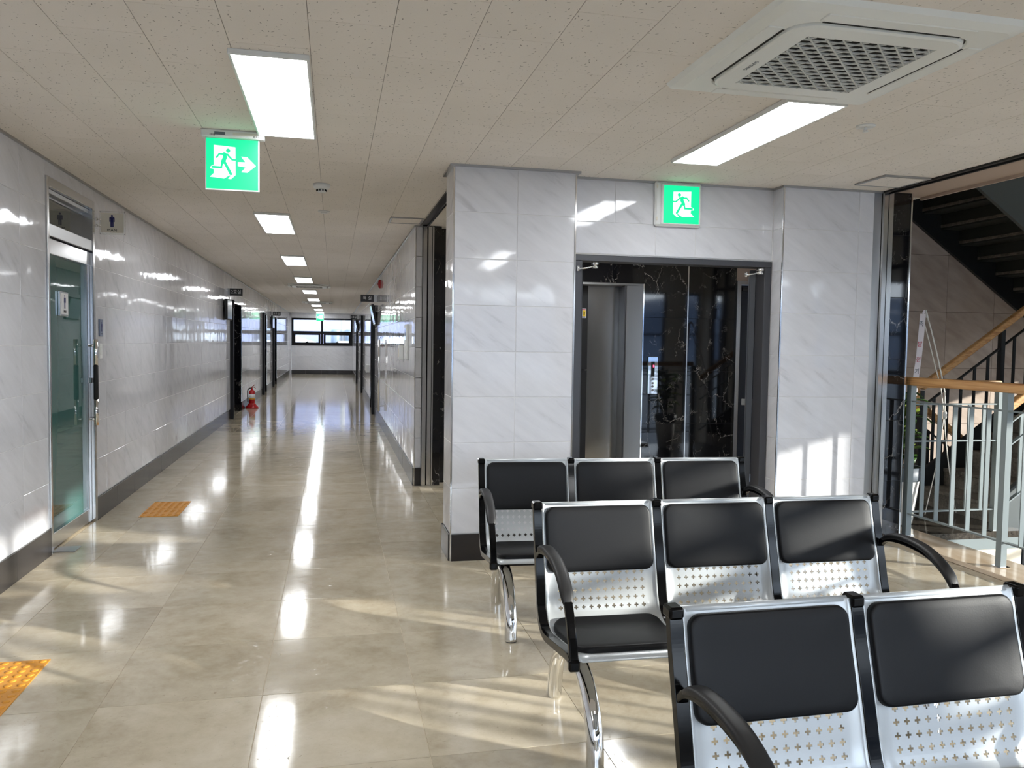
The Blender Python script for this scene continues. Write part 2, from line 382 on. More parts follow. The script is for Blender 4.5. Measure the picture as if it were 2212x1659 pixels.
def lay(parent, cells, org, U, V, name, mat, near=lambda u, v: False, gap=.004, th=.0025, ch=.0012, field='tile_field'):
    org, U, V = Vector(org), Vector(U), Vector(V); N = U.cross(V); mb = MB()
    rotm = Matrix((U, V, N)).transposed().to_4x4(); g = gap/2; cnt = 0
    for u0, u1, v0, v1 in cells:
        w, h = round(u1-u0-gap, 4), round(v1-v0-gap, 4)
        if w < .004 or h < .004: continue
        o3 = org+U*(u0+g)+V*(v0+g)
        if near((u0+u1)/2, (v0+v1)/2) and cnt < 300:
            cnt += 1; k = (w, h, th, mat)
            if k not in _cache:
                vs, fs = tile_verts(w, h, th, ch); me = bpy.data.meshes.new(name); me.from_pydata(vs, [], fs); me.materials.append(M[mat]); me.update(); _cache[k] = me
            o = bpy.data.objects.new(name, _cache[k]); COL.objects.link(o); o.parent = parent
            jt = 0 if 'floor' in mat or 'ceiling' in mat else .0016
            o.matrix_local = Matrix.Translation(o3) @ rotm @ Matrix.Rotation(random.uniform(-jt, jt), 4, 'X') @ Matrix.Rotation(random.uniform(-jt, jt)*.6, 4, 'Y')
        else:
            vs, fs = tile_verts(w, h, th, ch); mb.add([o3+U*a+V*b+N*c_ for a, b, c_ in vs], fs)
    if mb.v:
        o = mb.build(field, mat, parent); o['kind'] = 'stuff'
    return cnt
TH = .0025
ROW0, ROW = .178, .2975
X = Vector((1, 0, 0)); Y = Vector((0, 1, 0)); Z = Vector((0, 0, 1))

# ------------------------------------------------------------------ dimensions
XL, XR = -1.80, .777             # corridor walls
YEND = 34.7; YS = -3.8           # far end wall, south window wall
YP = 5.147                       # front of the pillars
YB = 8.1                         # lift wall
XE = 9.6                         # east facade
XV = 4.385                       # void edge
YN = 7.7                         # north wall of the stairwell

# ------------------------------------------------------------------ floor
mb = MB(); mb.box(XL-.3, 4.06, YS-.3, YEND+.2, -.3, -TH); floor_ = struct('floor', mb, 'floor_grout')
cells = []
cells += grid((XL, 4.05, YS, 5.35), .605, .605, -.275, 3.30)
cells += grid((XL, XR+.04, 5.35, YEND), .605, .605, -.275, 3.30)
cells += grid((XR+.04, 4.05, 5.35, YB), .605, .605, -.275, 3.30)
for a in ((15.15, 16.8), (21.75, 22.95), (25.3, 26.9)): cells += [(XL-.3, XL, a[0], a[1])]
for a in ((15.95, 17.6), (22.5, 24.0), (27.4, 28.9)): cells += [(XR+.04, XR+.3, a[0], a[1])]
cells.sort(key=lambda c: math.hypot((c[0]+c[1])/2, (c[2]+c[3])/2))
vis = lambda u, v: 1.6 < v < 12.5 and u > -1.9 and u < v*.95+.4
lay(floor_, cells, (0, 0, -TH), X, Y, 'floor_tile', 'floor_tile', vis, .0022, TH, .0006)
mb = MB(); mb.box(XR+.34, 4.06, 8.09, 8.4, -.3, 0)
# ledge at the void edge
mb = MB(); mb.box(4.06, XV, YS, 5.30, -.3, .0); mb.cbox(4.05, XV+.012, YS, 5.45, .0, .03, .003)
ledge = mb.build('stone_ledge', 'cream_marble'); ledge['kind'] = 'structure'; ledge.name = 'trim_1'
# stair landing slab
mb = MB(); mb.box(XV+.012, 5.36, 5.30, YN, -.05, 0); mb.box(4.05, XV+.012, 5.45, YN, -.05, 0); struct('floor_landing', mb, 'dark_granite')
mb = MB(); mb.box(XV, 5.36, 5.305, YN, -.14, -.05); struct('trim_2', mb, 'rail_paint')

# ------------------------------------------------------------------ ceiling
mb = MB(); mb.box(XL-.3, 4.30, YS-.3, 5.5, H+TH, H+1.04); mb.box(XL-.3, 4.30, 5.5, 6.7, H+TH, H+.75); mb.box(XL-.3, 5.1, 6.7, YB+.2, H+TH, H+.75); mb.box(XL-.3, XR+.34, YB+.2, YEND+.2, H+TH, H+.5)
ceil = struct('ceiling', mb, 'ceiling_back')
cells = grid((XL, 3.865, YS, 5.30), .301, .60, -.094, 3.0, -.30)
cells += grid((XL, .82, 5.30, YEND), .301, .60, -.094, 3.0, -.30)
cells += grid((.90, 4.30, 5.30, YB), .301, .60, -.094, 3.0, -.30)
cells = [(c[2], c[3], c[0], c[1]) for c in cells]
cells.sort(key=lambda c: math.hypot((c[2]+c[3])/2, (c[0]+c[1])/2))
visc = lambda v, u: 2.0 < v < 11.5 and -1.9 < u < v*.95+.4 and not (v > 5.2 and u > .9)
lay(ceil, cells, (0, 0, H+TH), Y, X, 'ceiling_tile', 'ceiling_tile', visc, .0022, TH, .0008)
# soffit band at the atrium edge
mb = MB(); mb.box(3.95, 4.30, YS, 5.30, H-.0, H+TH); mb.box(4.285, 4.305, YS, 5.30, H-.02, H+.02); struct('trim_3', mb, 'fascia')
mb = MB(); mb.box(3.865, 3.885, YS, 5.17, H-.012, H+TH); mb.box(3.885, 3.935, YS, 5.17, H+.0, H+TH); mb.box(3.935, 3.95, YS, 5.17, H-.012, H+TH)
o = struct('trim_4', mb, 'matte_black')
mb = MB(); mb.box(.82, .835, 5.5, 7.94, H-.012, H+.008); mb.box(.835, .885, 5.5, 7.94, H+.001, H+.008); mb.box(.885, .90, 5.5, 7.94, H-.012, H+.008)
struct('trim_5', mb, 'dark_paint')

# ------------------------------------------------------------------ walls with tiles
def wall(name, boxes, cells, org, U, V, near, mat='wall_tile', grout='grout', tname='wall_tile'):
    mb = MB()
    for b in boxes: mb.box(*b)
    w = struct(name, mb, grout)
    cells = sorted(cells, key=lambda c: math.hypot(c[0], c[2]*.01))
    lay(w, cells, org, U, V, tname, mat, near)
    return w
# left wall (faces +X): U = Y, V = Z gives U x V = X
man = (5.71, 6.755)
al = [(15.15, 16.8), (21.75, 22.95), (25.3, 26.9)]
holes = [(man[0], man[1], -1, 2.452)]+[(a, b, -1, 2.09) for a, b in al]
bx = []; y = YS-.2
for a, b, ht in [(man[0], man[1], 2.452)]+[(a, b, 2.09) for a, b in al]:
    bx.append((XL-.2, XL-TH, y, a, 0, H)); bx.append((XL-.2, XL-TH, a, b, ht, H)); y = b
bx.append((XL-.2, XL-TH, y, YEND+.1, 0, H))
cells = grid((YS, YEND, ROW0, H-.002), .603, ROW, 5.27, ROW0, 0, holes)
wl = wall('wall_left', bx, cells, (XL-TH, 0, 0), Y, Z, lambda u, v: 4.4 < u < 20)
# right corridor wall (faces -X): U = -Y, V = Z gives U x V = -X
ar = [(15.95, 17.6), (22.5, 24.0), (27.4, 28.9)]
bx = []; y = 7.948
for a, b in ar:
    bx.append((XR+TH, XR+.1, y, a, 0, H)); bx.append((XR+TH, XR+.1, a, b, 2.09, H)); y = b
bx.append((XR+TH, XR+.1, y, YEND+.1, 0, H))
cells = grid((-YEND, -7.948, ROW0, H-.002), .603, ROW, -7.948, ROW0, 0, [(-b, -a, -1, 2.09) for a, b in ar])
cells = sorted(cells, key=lambda c: -c[1])
mb = MB(); [mb.box(*b) for b in bx]; wr = struct('wall_right', mb, 'grout')
lay(wr, cells, (XR+TH, 0, 0), -Y, Z, 'wall_tile', 'wall_tile', lambda u, v: -u < 20)
# end of that wall, facing the hall: tile strip, steel guides, black marble
mb = MB(); mb.box(XR+.002, .86, 7.948, 8.3, ROW0, H); we = struct('wall_right_end', mb, 'grout')
lay(we, [(XR+.004, .845, ROW0+i*ROW, ROW0+(i+1)*ROW-.001) for i in range(8)], (0, 7.948, 0), X, Z, 'wall_tile', 'wall_tile', lambda u, v: True)
# end wall with strip window
wx = (-1.715, .765); wz = (1.205, 2.348)
cells = grid((XL, XR, ROW0, H-.002), .603, ROW, -1.5, ROW0, 0, [(wx[0], wx[1], wz[0], wz[1])])
wall('wall_end', [(XL, XR, YEND+TH, YEND+.2, 0, wz[0]), (XL, XR, YEND+TH, YEND+.2, wz[1], H), (XL, wx[0], YEND+TH, YEND+.2, wz[0], wz[1]), (wx[1], XR+.1, YEND+TH, YEND+.2, wz[0], wz[1])],
     cells, (0, YEND+TH, 0), X, Z, lambda u, v: True)
# pillar beside the corridor
PX0, PX1 = .742, 1.557
mb = MB(); mb.box(PX0+TH, PX1-TH, YP+TH, 5.50, 0, H); pil = struct('wall_pillar', mb, 'grout')
lay(pil, grid((PX0+.006, PX1-.006, ROW0, H-.002), .418, ROW, PX0-.0, ROW0), (0, YP+TH, 0), X, Z, 'wall_tile', 'wall_tile', lambda u, v: True)
lay(pil, [(-5.49, -YP-.004, ROW0+i*ROW, ROW0+(i+1)*ROW-.001) for i in range(8)], (PX0+TH, 0, 0), -Y, Z, 'wall_tile', 'wall_tile', lambda u, v: True)
lay(pil, [(YP+.004, 5.30, ROW0+i*ROW, ROW0+(i+1)*ROW-.001) for i in range(8)], (PX1-TH, 0, 0), Y, Z, 'wall_tile', 'wall_tile', lambda u, v: True)
mb = MB(); mb.box(PX1-TH, 1.62, 5.31, 5.46, 0, H); struct('wall_jamb', mb, 'grout')
# lintel over the fire door
LX0, LX1, YLN = PX1, 3.077, 5.30
mb = MB(); mb.box(LX0, LX1, YLN+TH, 5.46, 2.045, H); lin = struct('wall_lintel', mb, 'grout')
rowz = ROW0+7*ROW
cl = [(LX0, 2.18, 2.047, rowz), (2.18, 2.48, 2.047, rowz), (2.48, LX1, 2.047, rowz), (LX0, 1.88, rowz, H-.002), (1.88, 2.48, rowz, H-.002), (2.48, LX1, rowz, H-.002)]
lay(lin, cl, (0, YLN+TH, 0), X, Z, 'wall_tile', 'wall_tile', lambda u, v: True)
# right column
CX0, CX1 = 3.08, 3.802
mb = MB(); mb.box(CX0+TH, CX1, YP+TH+.02, 5.46, 0, H); col_ = struct('wall_column', mb, 'grout')
yc = YP+.02
lay(col_, grid((CX0+.006, CX1, ROW0, H-.002), .60, ROW, CX0, ROW0), (0, yc+TH, 0), X, Z, 'wall_tile', 'wall_tile', lambda u, v: True)
lay(col_, [(-YLN, -yc-.004, ROW0+i*ROW, ROW0+(i+1)*ROW-.001) for i in range(8)], (CX0+TH, 0, 0), -Y, Z, 'wall_tile', 'wall_tile', lambda u, v: True)
# black marble wall of the lift lobby (with the lift opening) and the marble returns
EX0, EX1, EZ = 2.06, 3.005, 2.05
SX0, SX1 = 4.33, 5.16
bxs = [(.86, EX0-.1, YB+TH, YB+.4, 0, H), (EX1+.21, SX0, YB+TH, YB+.4, 0, H), (EX0-.1, EX1+.21, YB+TH, YB+.4, 2.075, H), (SX1, 5.6, YB+TH, YB+.4, 0, H), (SX0, SX1, YB+TH, YB+.4, 2.1, H)]
mb = MB(); [mb.box(*b) for b in bxs]; wb = struct('wall_lift', mb, 'matte_black')
cl = grid((.95, EX0-.1, 0, H), .55, .57, EX0-.1, .01)+grid((EX1+.21, 3.722, 0, H), .6, .57, EX1+.21, .01)+grid((3.722, 4.29, 0, H), .6, .57, 3.722, .01)+[(EX0-.1, 2.27, 2.077, H), (2.27, 2.86, 2.077, H), (2.86, EX1+.21, 2.077, H)]
lay(wb, cl, (0, YB+TH, 0), X, Z, 'marble_panel', 'black_marble', lambda u, v: True, .002)
mb = MB(); mb.box(4.29, 5.1, YB-.002, YB+.01, 2.14, H); struct('trim_6', mb, 'fascia')
for nm, (a, b, yy, z0) in dict(wall_marble_left=(.955, 1.03, 7.93, 0), wall_marble_right=(3.955, 4.108, 5.17, .03)).items():
    mb = MB(); mb.box(a, b, yy+TH, yy+.15, z0, H); w_ = struct(nm, mb, 'matte_black')
    lay(w_, [(a, b, max(z0, i*.45), min(H, (i+1)*.45)) for i in range(6)], (0, yy+TH, 0), X, Z, 'marble_panel', 'black_marble', lambda u, v: True, .002)
    if a > 3:
        lay(w_, [(yy+.002, 5.46, max(z0, i*.45), min(H, (i+1)*.45)) for i in range(6)], (b, 0, 0), Y, Z, 'marble_panel', 'black_marble', lambda u, v: True, .002)
mb = MB(); mb.box(3.87, 4.108, 5.32, 5.46, 0, H); struct('wall_column_back', mb, 'white_paint')
# lobby side walls
mb = MB(); mb.box(5.0, 5.1, 6.75, YB+.1, 0, 3.3); mb.box(4.30, 5.1, 6.70, 6.76, H, 3.3); struct('wall_lobby_right', mb, 'beige_tile')
mb = MB(); mb.box(.70, .82, 8.4, 8.6, 0, H); 
# stairwell north wall
mb = MB(); mb.box(5.1, XE+.2, YN+TH, YN+.2, -3.9, 6.2); wn_ = struct('wall_north', mb, 'soil')
lay(wn_, grid((5.1, XE, -3.9, 6.2), .62, .62, 6.0, -.02), (0, YN+TH, 0), X, Z, 'wall_tile', 'beige_tile', lambda u, v: 5.6 < u < 9 and -.8 < v < 3.2, .003)
mb = MB(); mb.box(4.30, 5.1, YN, YN+.2, H+.75, 6.2); mb.box(4.1, 4.30, 5.30, YN+.2, H+.75, 6.2); mb.box(4.10, 4.30, YS, 5.30, H+1.04, 6.2); struct('wall_atrium', mb, 'white_paint')
mb = MB(); mb.box(4.1, XE+.3, YS-.3, YN+.3, 6.2, 6.4); struct('ceiling_atrium', mb, 'white_paint')
mb = MB(); mb.box(4.0, XE+.3, YS-.3, YN+.3, -3.9, -3.7); struct('floor_lower', mb, 'floor_tile')
mb = MB(); mb.box(4.2, XV, YS, 5.31, -3.7, -.3); struct('wall_void', mb, 'cream_paint')
mb = MB(); mb.box(XV, 5.36, 5.32, 5.46, -3.7, -.05); mb.box(5.36, 8.0, 5.32, 5.46, -3.7, -1.2); struct('wall_void_north', mb, 'cream_paint')

# ------------------------------------------------------------------ windows behind the camera (south) and east facade
def window(name, org, U, w, h, cols, rows, fr=.06, dp=.08, mat='window_black', N=None, extra_z=None):
    """framed window in the plane spanned by U and Z; org lower corner"""
    org, U = Vector(org), Vector(U); N = U.cross(Z)
    def P(a, b, c): return org+U*a+N*b+Z*c
    def bar(mb, a0, a1, c0, c1, d=dp):
        vs = [P(a, b, c) for c in (c0, c1) for b in (-d/2, d/2) for a in (a0, a1)]
        mb.add(vs, [(0, 2, 3, 1), (4, 5, 7, 6), (0, 1, 5, 4), (2, 6, 7, 3), (0, 4, 6, 2), (1, 3, 7, 5)])
    mb = MB(); bar(mb, 0, w, 0, fr); bar(mb, 0, w, h-fr, h); bar(mb, 0, fr, fr, h-fr); bar(mb, w-fr, w, fr, h-fr)
    us = [w*i/cols for i in range(cols+1)] if isinstance(cols, int) else cols
    zs = [h*i/rows for i in range(rows+1)] if isinstance(rows, int) else rows
    root = mb.build(name, mat); root['kind'] = 'structure'
    for u in us[1:-1]:
        m2 = MB(); bar(m2, u-fr/2, u+fr/2, fr, h-fr, dp*.98); m2.build('mullion', mat, root)
    for z in zs[1:-1]:
        m2 = MB(); bar(m2, fr, w-fr, z-fr/2, z+fr/2, dp*.96); m2.build('transom', mat, root)
    for i in range(len(us)-1):
        for j in range(len(zs)-1):
            m2 = MB(); bar(m2, us[i]+fr*.5, us[i+1]-fr*.5, zs[j]+fr*.5, zs[j+1]-fr*.5, .008); m2.build('pane', 'window_glass', root)
    return root
# south
mb = MB(); mb.box(XL-.2, 4.2, YS-.2, YS, -.3, .75); mb.box(XL-.2, 4.2, YS-.2, YS, 2.45, H+1); mb.box(XL-.2, XL+.25, YS-.2, YS, .75, 2.45); mb.box(3.9, 4.4, YS-.2, YS, -3.7, 6.2)
mb.box(4.4, XE+.2, YS-.2, YS, -3.9, -2.6); mb.box(4.4, XE+.2, YS-.2, YS, 2.8, 6.2); mb.box(8.6, 9.15, YS-.2, YS, -2.6, 2.8); mb.box(XE-.05, XE+.2, YS-.2, YS, -2.6, 2.8)
struct('wall_south', mb, 'white_paint')
window('window_2', (XL+.25, YS-.1, .75), X, 3.9-XL-.25, 1.7, 4, [0, .55, 1.7])
window('window_3', (4.4, YS-.1, -2.6), X, 4.2, 5.4, 3, [0, 1.8, 3.4, 4.3, 5.4])
window('window_9', (9.15, YS-.1, -2.6), X, .4, 5.4, 1, [0, 1.8, 3.4, 4.3, 5.4], .04)
# east: unseen facade, its piers, headers and bars shaped to place the sun patches
mb = MB(); mb.box(XE, XE+.2, YS-.2, YN+.2, -3.9, -2.6); mb.box(XE, XE+.2, YS-.2, -.35, 3.5, 6.2); mb.box(XE, XE+.2, -.35, 4.6, 2.51, 6.2); mb.box(XE, XE+.2, 4.6, YN+.2, 2.2, 6.2)
for a, b in ((YS-.2, -3.33), (-1.2, -.92), (-.35, .45), (1.57, 2.2), (3.6, 4.6), (6.5, YN+.2)): mb.box(XE, XE+.2, a, b, -2.6, 3.5 if b < 0 else 2.51)
struct('wall_east', mb, 'white_paint')
window('window_4', (XE+.1, -3.33, -2.6), Y, 2.13, 6.1, [0, .68, 1.41, 2.13], [0, 1.8, 3.6, 5.47, 6.1], .085)
window('window_8', (XE+.1, -.92, -2.6), Y, .57, 6.1, 1, [0, 1.8, 3.6, 5.47, 6.1], .06)
window('window_5', (XE+.1, .45, -2.6), Y, 1.12, 5.11, 1, [0, 1.8, 3.6, 5.11], .05)
window('window_6', (XE+.1, 2.2, -2.6), Y, 1.4, 5.11, 1, [0, 1.8, 3.6, 5.11], .05)
window('window_7', (XE+.1, 4.6, -2.6), Y, 1.9, 4.8, 2, [0, 1.8, 3.6, 4.8], .05)
# far corridor window: fixed lights above, two awning casements below
w0 = thing('window_1', 'x', 'x', (0, 0, 0)); del w0['label']; del w0['category']; w0['kind'] = 'structure'
def fb(mb, a0, a1, c0, c1, y0=YEND-.02, y1=YEND+.07): mb.cbox(a0, a1, y0, y1, c0, c1, .004)
mb = MB(); k = .0024*1.0
fb(mb, wx[0], wx[1], wz[0], wz[0]+.08); fb(mb, wx[0], wx[1], wz[1]-.065, wz[1]); fb(mb, wx[0], wx[0]+.075, wz[0]+.08, wz[1]-.065); fb(mb, wx[1]-.075, wx[1], wz[0]+.08, wz[1]-.065)
fb(mb, wx[0]+.075, wx[1]-.075, 1.69, 1.80); fb(mb, -.525, -.445, 1.80, wz[1]-.06); fb(mb, -.535, -.435, wz[0]+.06, 1.72)
mb.build('window_frame', 'window_black', w0)
for a, b in ((wx[0]+.06, -.525), (-.445, wx[1]-.06)):
    MB().box(a, b, YEND+.03, YEND+.038, 1.80, wz[1]-.06).build('pane', 'window_glass', w0)
for a, b in ((wx[0]+.07, -.545), (-.425, wx[1]-.07)):
    mb = MB(); y0, y1 = YEND-.035, YEND+.02
    fb(mb, a, b, wz[0]+.07, wz[0]+.13, y0, y1); fb(mb, a, b, 1.645, 1.71, y0, y1); fb(mb, a, a+.085, wz[0]+.13, 1.645, y0, y1); fb(mb, b-.085, b, wz[0]+.13, 1.645, y0, y1)
    sash = mb.build('casement', 'window_black', w0)
    MB().box(a+.085, b-.085, YEND, YEND+.006, wz[0]+.13, 1.645).build('pane', 'window_glass', sash)
    c = (a+b)/2; MB().cbox(c-.05, c+.06, y0-.03, y0, wz[0]+.12, wz[0]+.145, .004).cbox(c-.015, c+.015, y0-.02, y0+.01, wz[0]+.13, wz[0]+.19, .004).build('window_handle', 'window_black', sash)
# corner pilaster strips of the end wall
mb = MB(); mb.box(XL, XL+.075, YEND-.10, YEND, 0, H); struct('trim_7', mb, 'wall_tile')
mb = MB(); mb.box(XL+.075, XL+.083, YEND-.105, YEND, 0, H); struct('trim_8', mb, 'trim_chrome')

# ------------------------------------------------------------------ baseboards, corner trims, ceiling mouldings
def base_tiles(name, org, U, spans, near=lambda u, v: True, th=.014):
    root = bpy.data.objects.new(name, None); COL.objects.link(root); root['kind'] = 'structure'
    cl = []
    for a, b in spans:
        n = max(1, round((b-a)/.6))
        cl += [(a+(b-a)*i/n, a+(b-a)*(i+1)/n, 0, ROW0-.002) for i in range(n)]
    lay(root, cl, Vector(org), U, Z, 'skirting_tile', 'baseboard', near, .0015, th, .001, 'skirting_field')
base_tiles('baseboard_left', (XL-TH, 0, 0), Y, [(YS, man[0]), (man[1], al[0][0]-.1), (al[0][1], al[1][0]-.1), (al[1][1], al[2][0]-.1), (al[2][1], YEND)], lambda u, v: 4 < u < 22)
base_tiles('baseboard_right', (XR+TH, 0, 0), -Y, [(-ar[0][0]+.1, -7.948), (-ar[1][0]+.1, -ar[0][1]), (-ar[2][0]+.1, -ar[1][1]), (-YEND, -ar[2][1])], lambda u, v: -u < 22)
base_tiles('baseboard_end', (0, YEND+TH, 0), X, [(XL, XR)])
base_tiles('baseboard_pillar', (0, YP+TH, 0), X, [(PX0+.006, PX1-.006)])
base_tiles('baseboard_pillar_side', (PX0+TH, 0, 0), -Y, [(-5.49, -YP-.004)])
base_tiles('baseboard_column', (0, yc+TH, 0), X, [(CX0+.006, CX1)])
base_tiles('baseboard_wall_end', (0, 7.948, 0), X, [(XR+.004, .845)])
ti = 9
def trim(bxs, mat):
    global ti
    mb = MB()
    for b in bxs: mb.box(*b)
    struct('trim_%d' % ti, mb, mat); ti += 1
trim([(PX0-.002, PX0+.007, YP-.003, YP+.006, 0, H)], 'trim_chrome')
trim([(PX1-.008, PX1+.002, YP-.003, YP+.006, 0, H)], 'trim_chrome')
trim([(CX0-.002, CX0+.007, yc-.003, yc+.006, 0, H)], 'trim_chrome')
trim([(CX0-.006, CX0+.004, YLN-.006, YLN+.001, 2.045, H), (LX0, LX0+.008, YLN-.006, YLN+.001, 2.045, H)], 'grout')
trim([(XR-.002, XR+.006, 7.936, 7.948, 0, H)], 'trim_chrome')
trim([(LX0, LX1, YLN-.006, YLN+.002, 2.036, 2.046)], 'trim_chrome')
trim([(3.716, 3.728, YB-.006, YB+.002, 0, H)], 'trim_chrome')
trim([(4.285, 4.330, YB-.03, YB+.002, 0, 2.14), (4.33, 5.16, YB-.03, YB+.002, 2.10, 2.14), (5.16, 5.2, YB-.03, YB+.002, 0, 2.14)], 'brushed_steel')
trim([(4.106, 4.118, 5.164, 5.174, .03, H)], 'trim_chrome')
# steel strip and shutter guides beside the right column
trim([(CX1, 3.868, 5.175, 5.46, 0, H)], 'satin_steel')
trim([(3.872, 3.905, 5.150, 5.30, 0, H-.01), (3.917, 3.955, 5.158, 5.30, .03, H-.01)], 'brushed_steel')
trim([(3.868, 3.96, 5.20, 5.31, 0, H-.01)], 'matte_black')
trim([(.847, .885, 7.90, 8.0, 0, H-.01), (.897, .935, 7.905, 8.0, 0, H-.01), (.942, .956, 7.92, 8.05, 0, H-.01)], 'brushed_steel')
trim([(.847, .956, 7.96, 8.1, 0, H-.01)], 'matte_black')
trim([(.86, .95, 7.96, YB+.05, 0, H)], 'matte_black')
# shadow-gap mouldings at the ceiling line
def mould(bxs):
    global ti
    mb = MB()
    for b in bxs: mb.box(*b, H-.014, H+.001)
    struct('trim_%d' % ti, mb, 'satin_steel'); ti += 1
mould([(XL, XL+.014, YS, YEND)]); mould([(XR-.014, XR+.002, 7.93, YEND), (XR-.014, .85, 7.925, 7.95)])
mould([(PX0-.024, PX1+.024, YP-.022, YP+.001), (PX0-.024, PX0+.001, YP, 5.50), (PX1-.001, PX1+.024, YP, 5.30)])
mould([(PX1+.024, CX0-.0, YLN-.014, YLN+.001)]); mould([(CX0-.014, CX1+.06, yc-.014, yc+.001), (CX0-.014, CX0, yc, YLN)])
mould([(XL, XR, YEND-.014, YEND)])

# ------------------------------------------------------------------ black marble door alcoves along the corridor
def alcove(name, side, y0, y1, trimmed=True):
    s = 1 if side == 'L' else -1; xw = XL if side == 'L' else XR
    def bxx(mb, d0, d1, a, b, z0, z1):     # d measured into the wall
        xa, xb = xw-s*d0, xw-s*d1; mb.box(min(xa, xb), max(xa, xb), a, b, z0, z1)
    mb = MB();  bxx(mb, -.004, .34, y1-.001, y1+.03, 0, 2.09); bxx(mb, .0, .34, y0-.0, y1, 2.09, 2.12)
    root = mb.build(name, 'black_marble'); root['kind'] = 'structure'
    mb = MB(); bxx(mb, -.06, .14, y0-.10, y0, 0, 2.12); mb.build('door_casing', 'window_black', root)
    mb = MB(); bxx(mb, .30, .34, y0, y1, 0, 2.09); bxx(mb, .13, .34, y0-.02, y0, 0, 2.09); mb.build('door_panel', 'door_leaf', root)
    mb = MB(); bxx(mb, -.005, .0, y0, y0+.012, 0, 2.12); bxx(mb, -.008, .01, y1+.026, y1+.036, 0, 2.09); mb.build('edge_strip', 'trim_chrome', root)
    mb = MB(); c = y0+.18; bxx(mb, .24, .26, c-.012, c+.012, .8, 1.3); bxx(mb, .26, .30, c-.01, c+.01, .85, .87); bxx(mb, .26, .30, c-.01, c+.01, 1.23, 1.25); mb.build('door_handle', 'trim_chrome', root)
for i, (a, b) in enumerate(al): alcove('door_%d' % (i+2), 'L', a, b)
for i, (a, b) in enumerate(ar): alcove('door_%d' % (i+5), 'R', a, b)

# ------------------------------------------------------------------ glazed washroom door in the left wall
d1 = bpy.data.objects.new('door_1', None); COL.objects.link(d1); d1['kind'] = 'structure'
y0, y1 = man; XF = XL+.012
mb = MB()
mb.cbox(XL-.12, XF, y0, y0+.035, 0, 2.452, .003); mb.cbox(XL-.12, XF, y1-.05, y1, 0, 2.452, .003)
mb.cbox(XL-.12, XF, y0+.035, y1-.05, 2.39, 2.452, .003); mb.build('door_frame', 'brushed_steel', d1)
mb = MB(); mb.cbox(XL-.11, XL-.02, y0+.035, y1-.05, 2.36, 2.39, .003); mb.box(XL-.09, XL-.06, y0+.035, y1-.05, 2.345, 2.36); mb.build('transom_bar', 'satin_steel', d1)
mb = MB(); mb.box(XL-.075, XL-.067, y0+.035, y1-.05, 2.06, 2.36); mb.build('transom_pane', 'transom_glass', d1)
mb = MB(); mb.cbox(XL-.10, XL+.005, y0+.035, y1-.05, 2.075, 2.155, .003); mb.build('header_box', 'satin_steel', d1)
leafp = MB(); leafp.cbox(XL-.06, XL-.015, y0+.04, y0+.075, .012, 2.06, .003); leafp.cbox(XL-.06, XL-.015, y1-.115, y1-.055, .012, 2.06, .003)
leafp.cbox(XL-.06, XL-.015, y0+.075, y1-.115, .012, .115, .003); leafp.cbox(XL-.062, XL-.01, y0+.04, y1-.055, 1.965, 2.065, .003)
lf = leafp.build('door_leaf', 'brushed_steel', d1)
MB().box(XL-.042, XL-.034, y0+.075, y1-.115, .115, 1.965).build('door_pane', 'door_glass', lf)
mb = MB(); hy = y1-.10; hx = XL+.035
mb.cyl((hx, hy, 1.207), (hx, hy, 1.407), .016); mb.cyl((hx, hy, .754), (hx, hy, .954), .016)
mb.cyl((hx, hy, 1.36), (XL-.02, hy, 1.36), .008); mb.cyl((hx, hy, .80), (XL-.02, hy, .80), .008)
hd = mb.build('door_handle', 'chrome', lf); MB().cyl((hx, hy, .954), (hx, hy, 1.207), .0175).build('handle_grip', 'rubber', lf)
mb = MB(); mb.cbox(XL-.06, XL+.006, y1-.10, y1-.07, 1.075, 1.115, .003); mb.build('door_lock', 'trim_chrome', lf)
mb = MB(); mb.box(XL-.12, XL-.062, y0+.03, y1-.05, 0, .012); mb.build('threshold', 'brushed_steel', d1)
mb = MB(); mb.box(XL-.6, XL-.56, y0-.3, y1+.3, 0, H); mb.box(XL-.56, XL-.2, y0-.3, y0-.26, 0, H); mb.box(XL-.56, XL-.2, y1+.26, y1+.3, 0, H); mb.box(XL-.6, XL-.2, y0-.3, y1+.3, H, H+.02); mb.box(XL-.6, XL-.2, y0-.3, y1+.3, -.02, 0)
struct('wall_washroom', mb, 'white_paint')
mb = MB(); mb.cbox(XL-.01, XL+.13, y0+.06, y0+.20, 0, .008, .003)
tag(mb.build('floor_spring_cover', 'satin_steel', off=(XL+.06, y0+.13, 0)), 'small grey steel floor plate at the hinge foot of the glazed washroom door', 'floor plate')

# ------------------------------------------------------------------ fire door in the recess
d8 = bpy.data.objects.new('door_8', None); COL.objects.link(d8); d8['kind'] = 'structure'
FX0, FX1 = 1.60, 3.077
mb = MB(); mb.cbox(FX0, FX1, 5.295, 5.42, 1.995, 2.036, .003); mb.cbox(FX1-.055, FX1, 5.297, 5.42, 0, 1.995, .003); mb.cbox(FX0, FX0+.055, 5.297, 5.42, 0, 1.995, .003)
mb.build('door_frame', 'dark_paint', d8)
def leaf(hx, ang, s):
    mt = Matrix.Translation((hx, 5.425, 0)) @ Matrix.Rotation(ang, 4, 'Z')
    mb = MB(); mb.cbox(0, s*.70, -.022, .022, .01, 1.985, .003, mat=mt)
    l = mb.build('fire_door_leaf', 'door_leaf', d8)
    mb = MB(); mb.cbox(s*.60, s*.63, -.05, .05, .95, 1.0, .003, mat=mt); mb.build('leaf_latch', 'satin_steel', l)
leaf(3.000, math.radians(62), 1); leaf(1.68, math.radians(-80), -1)
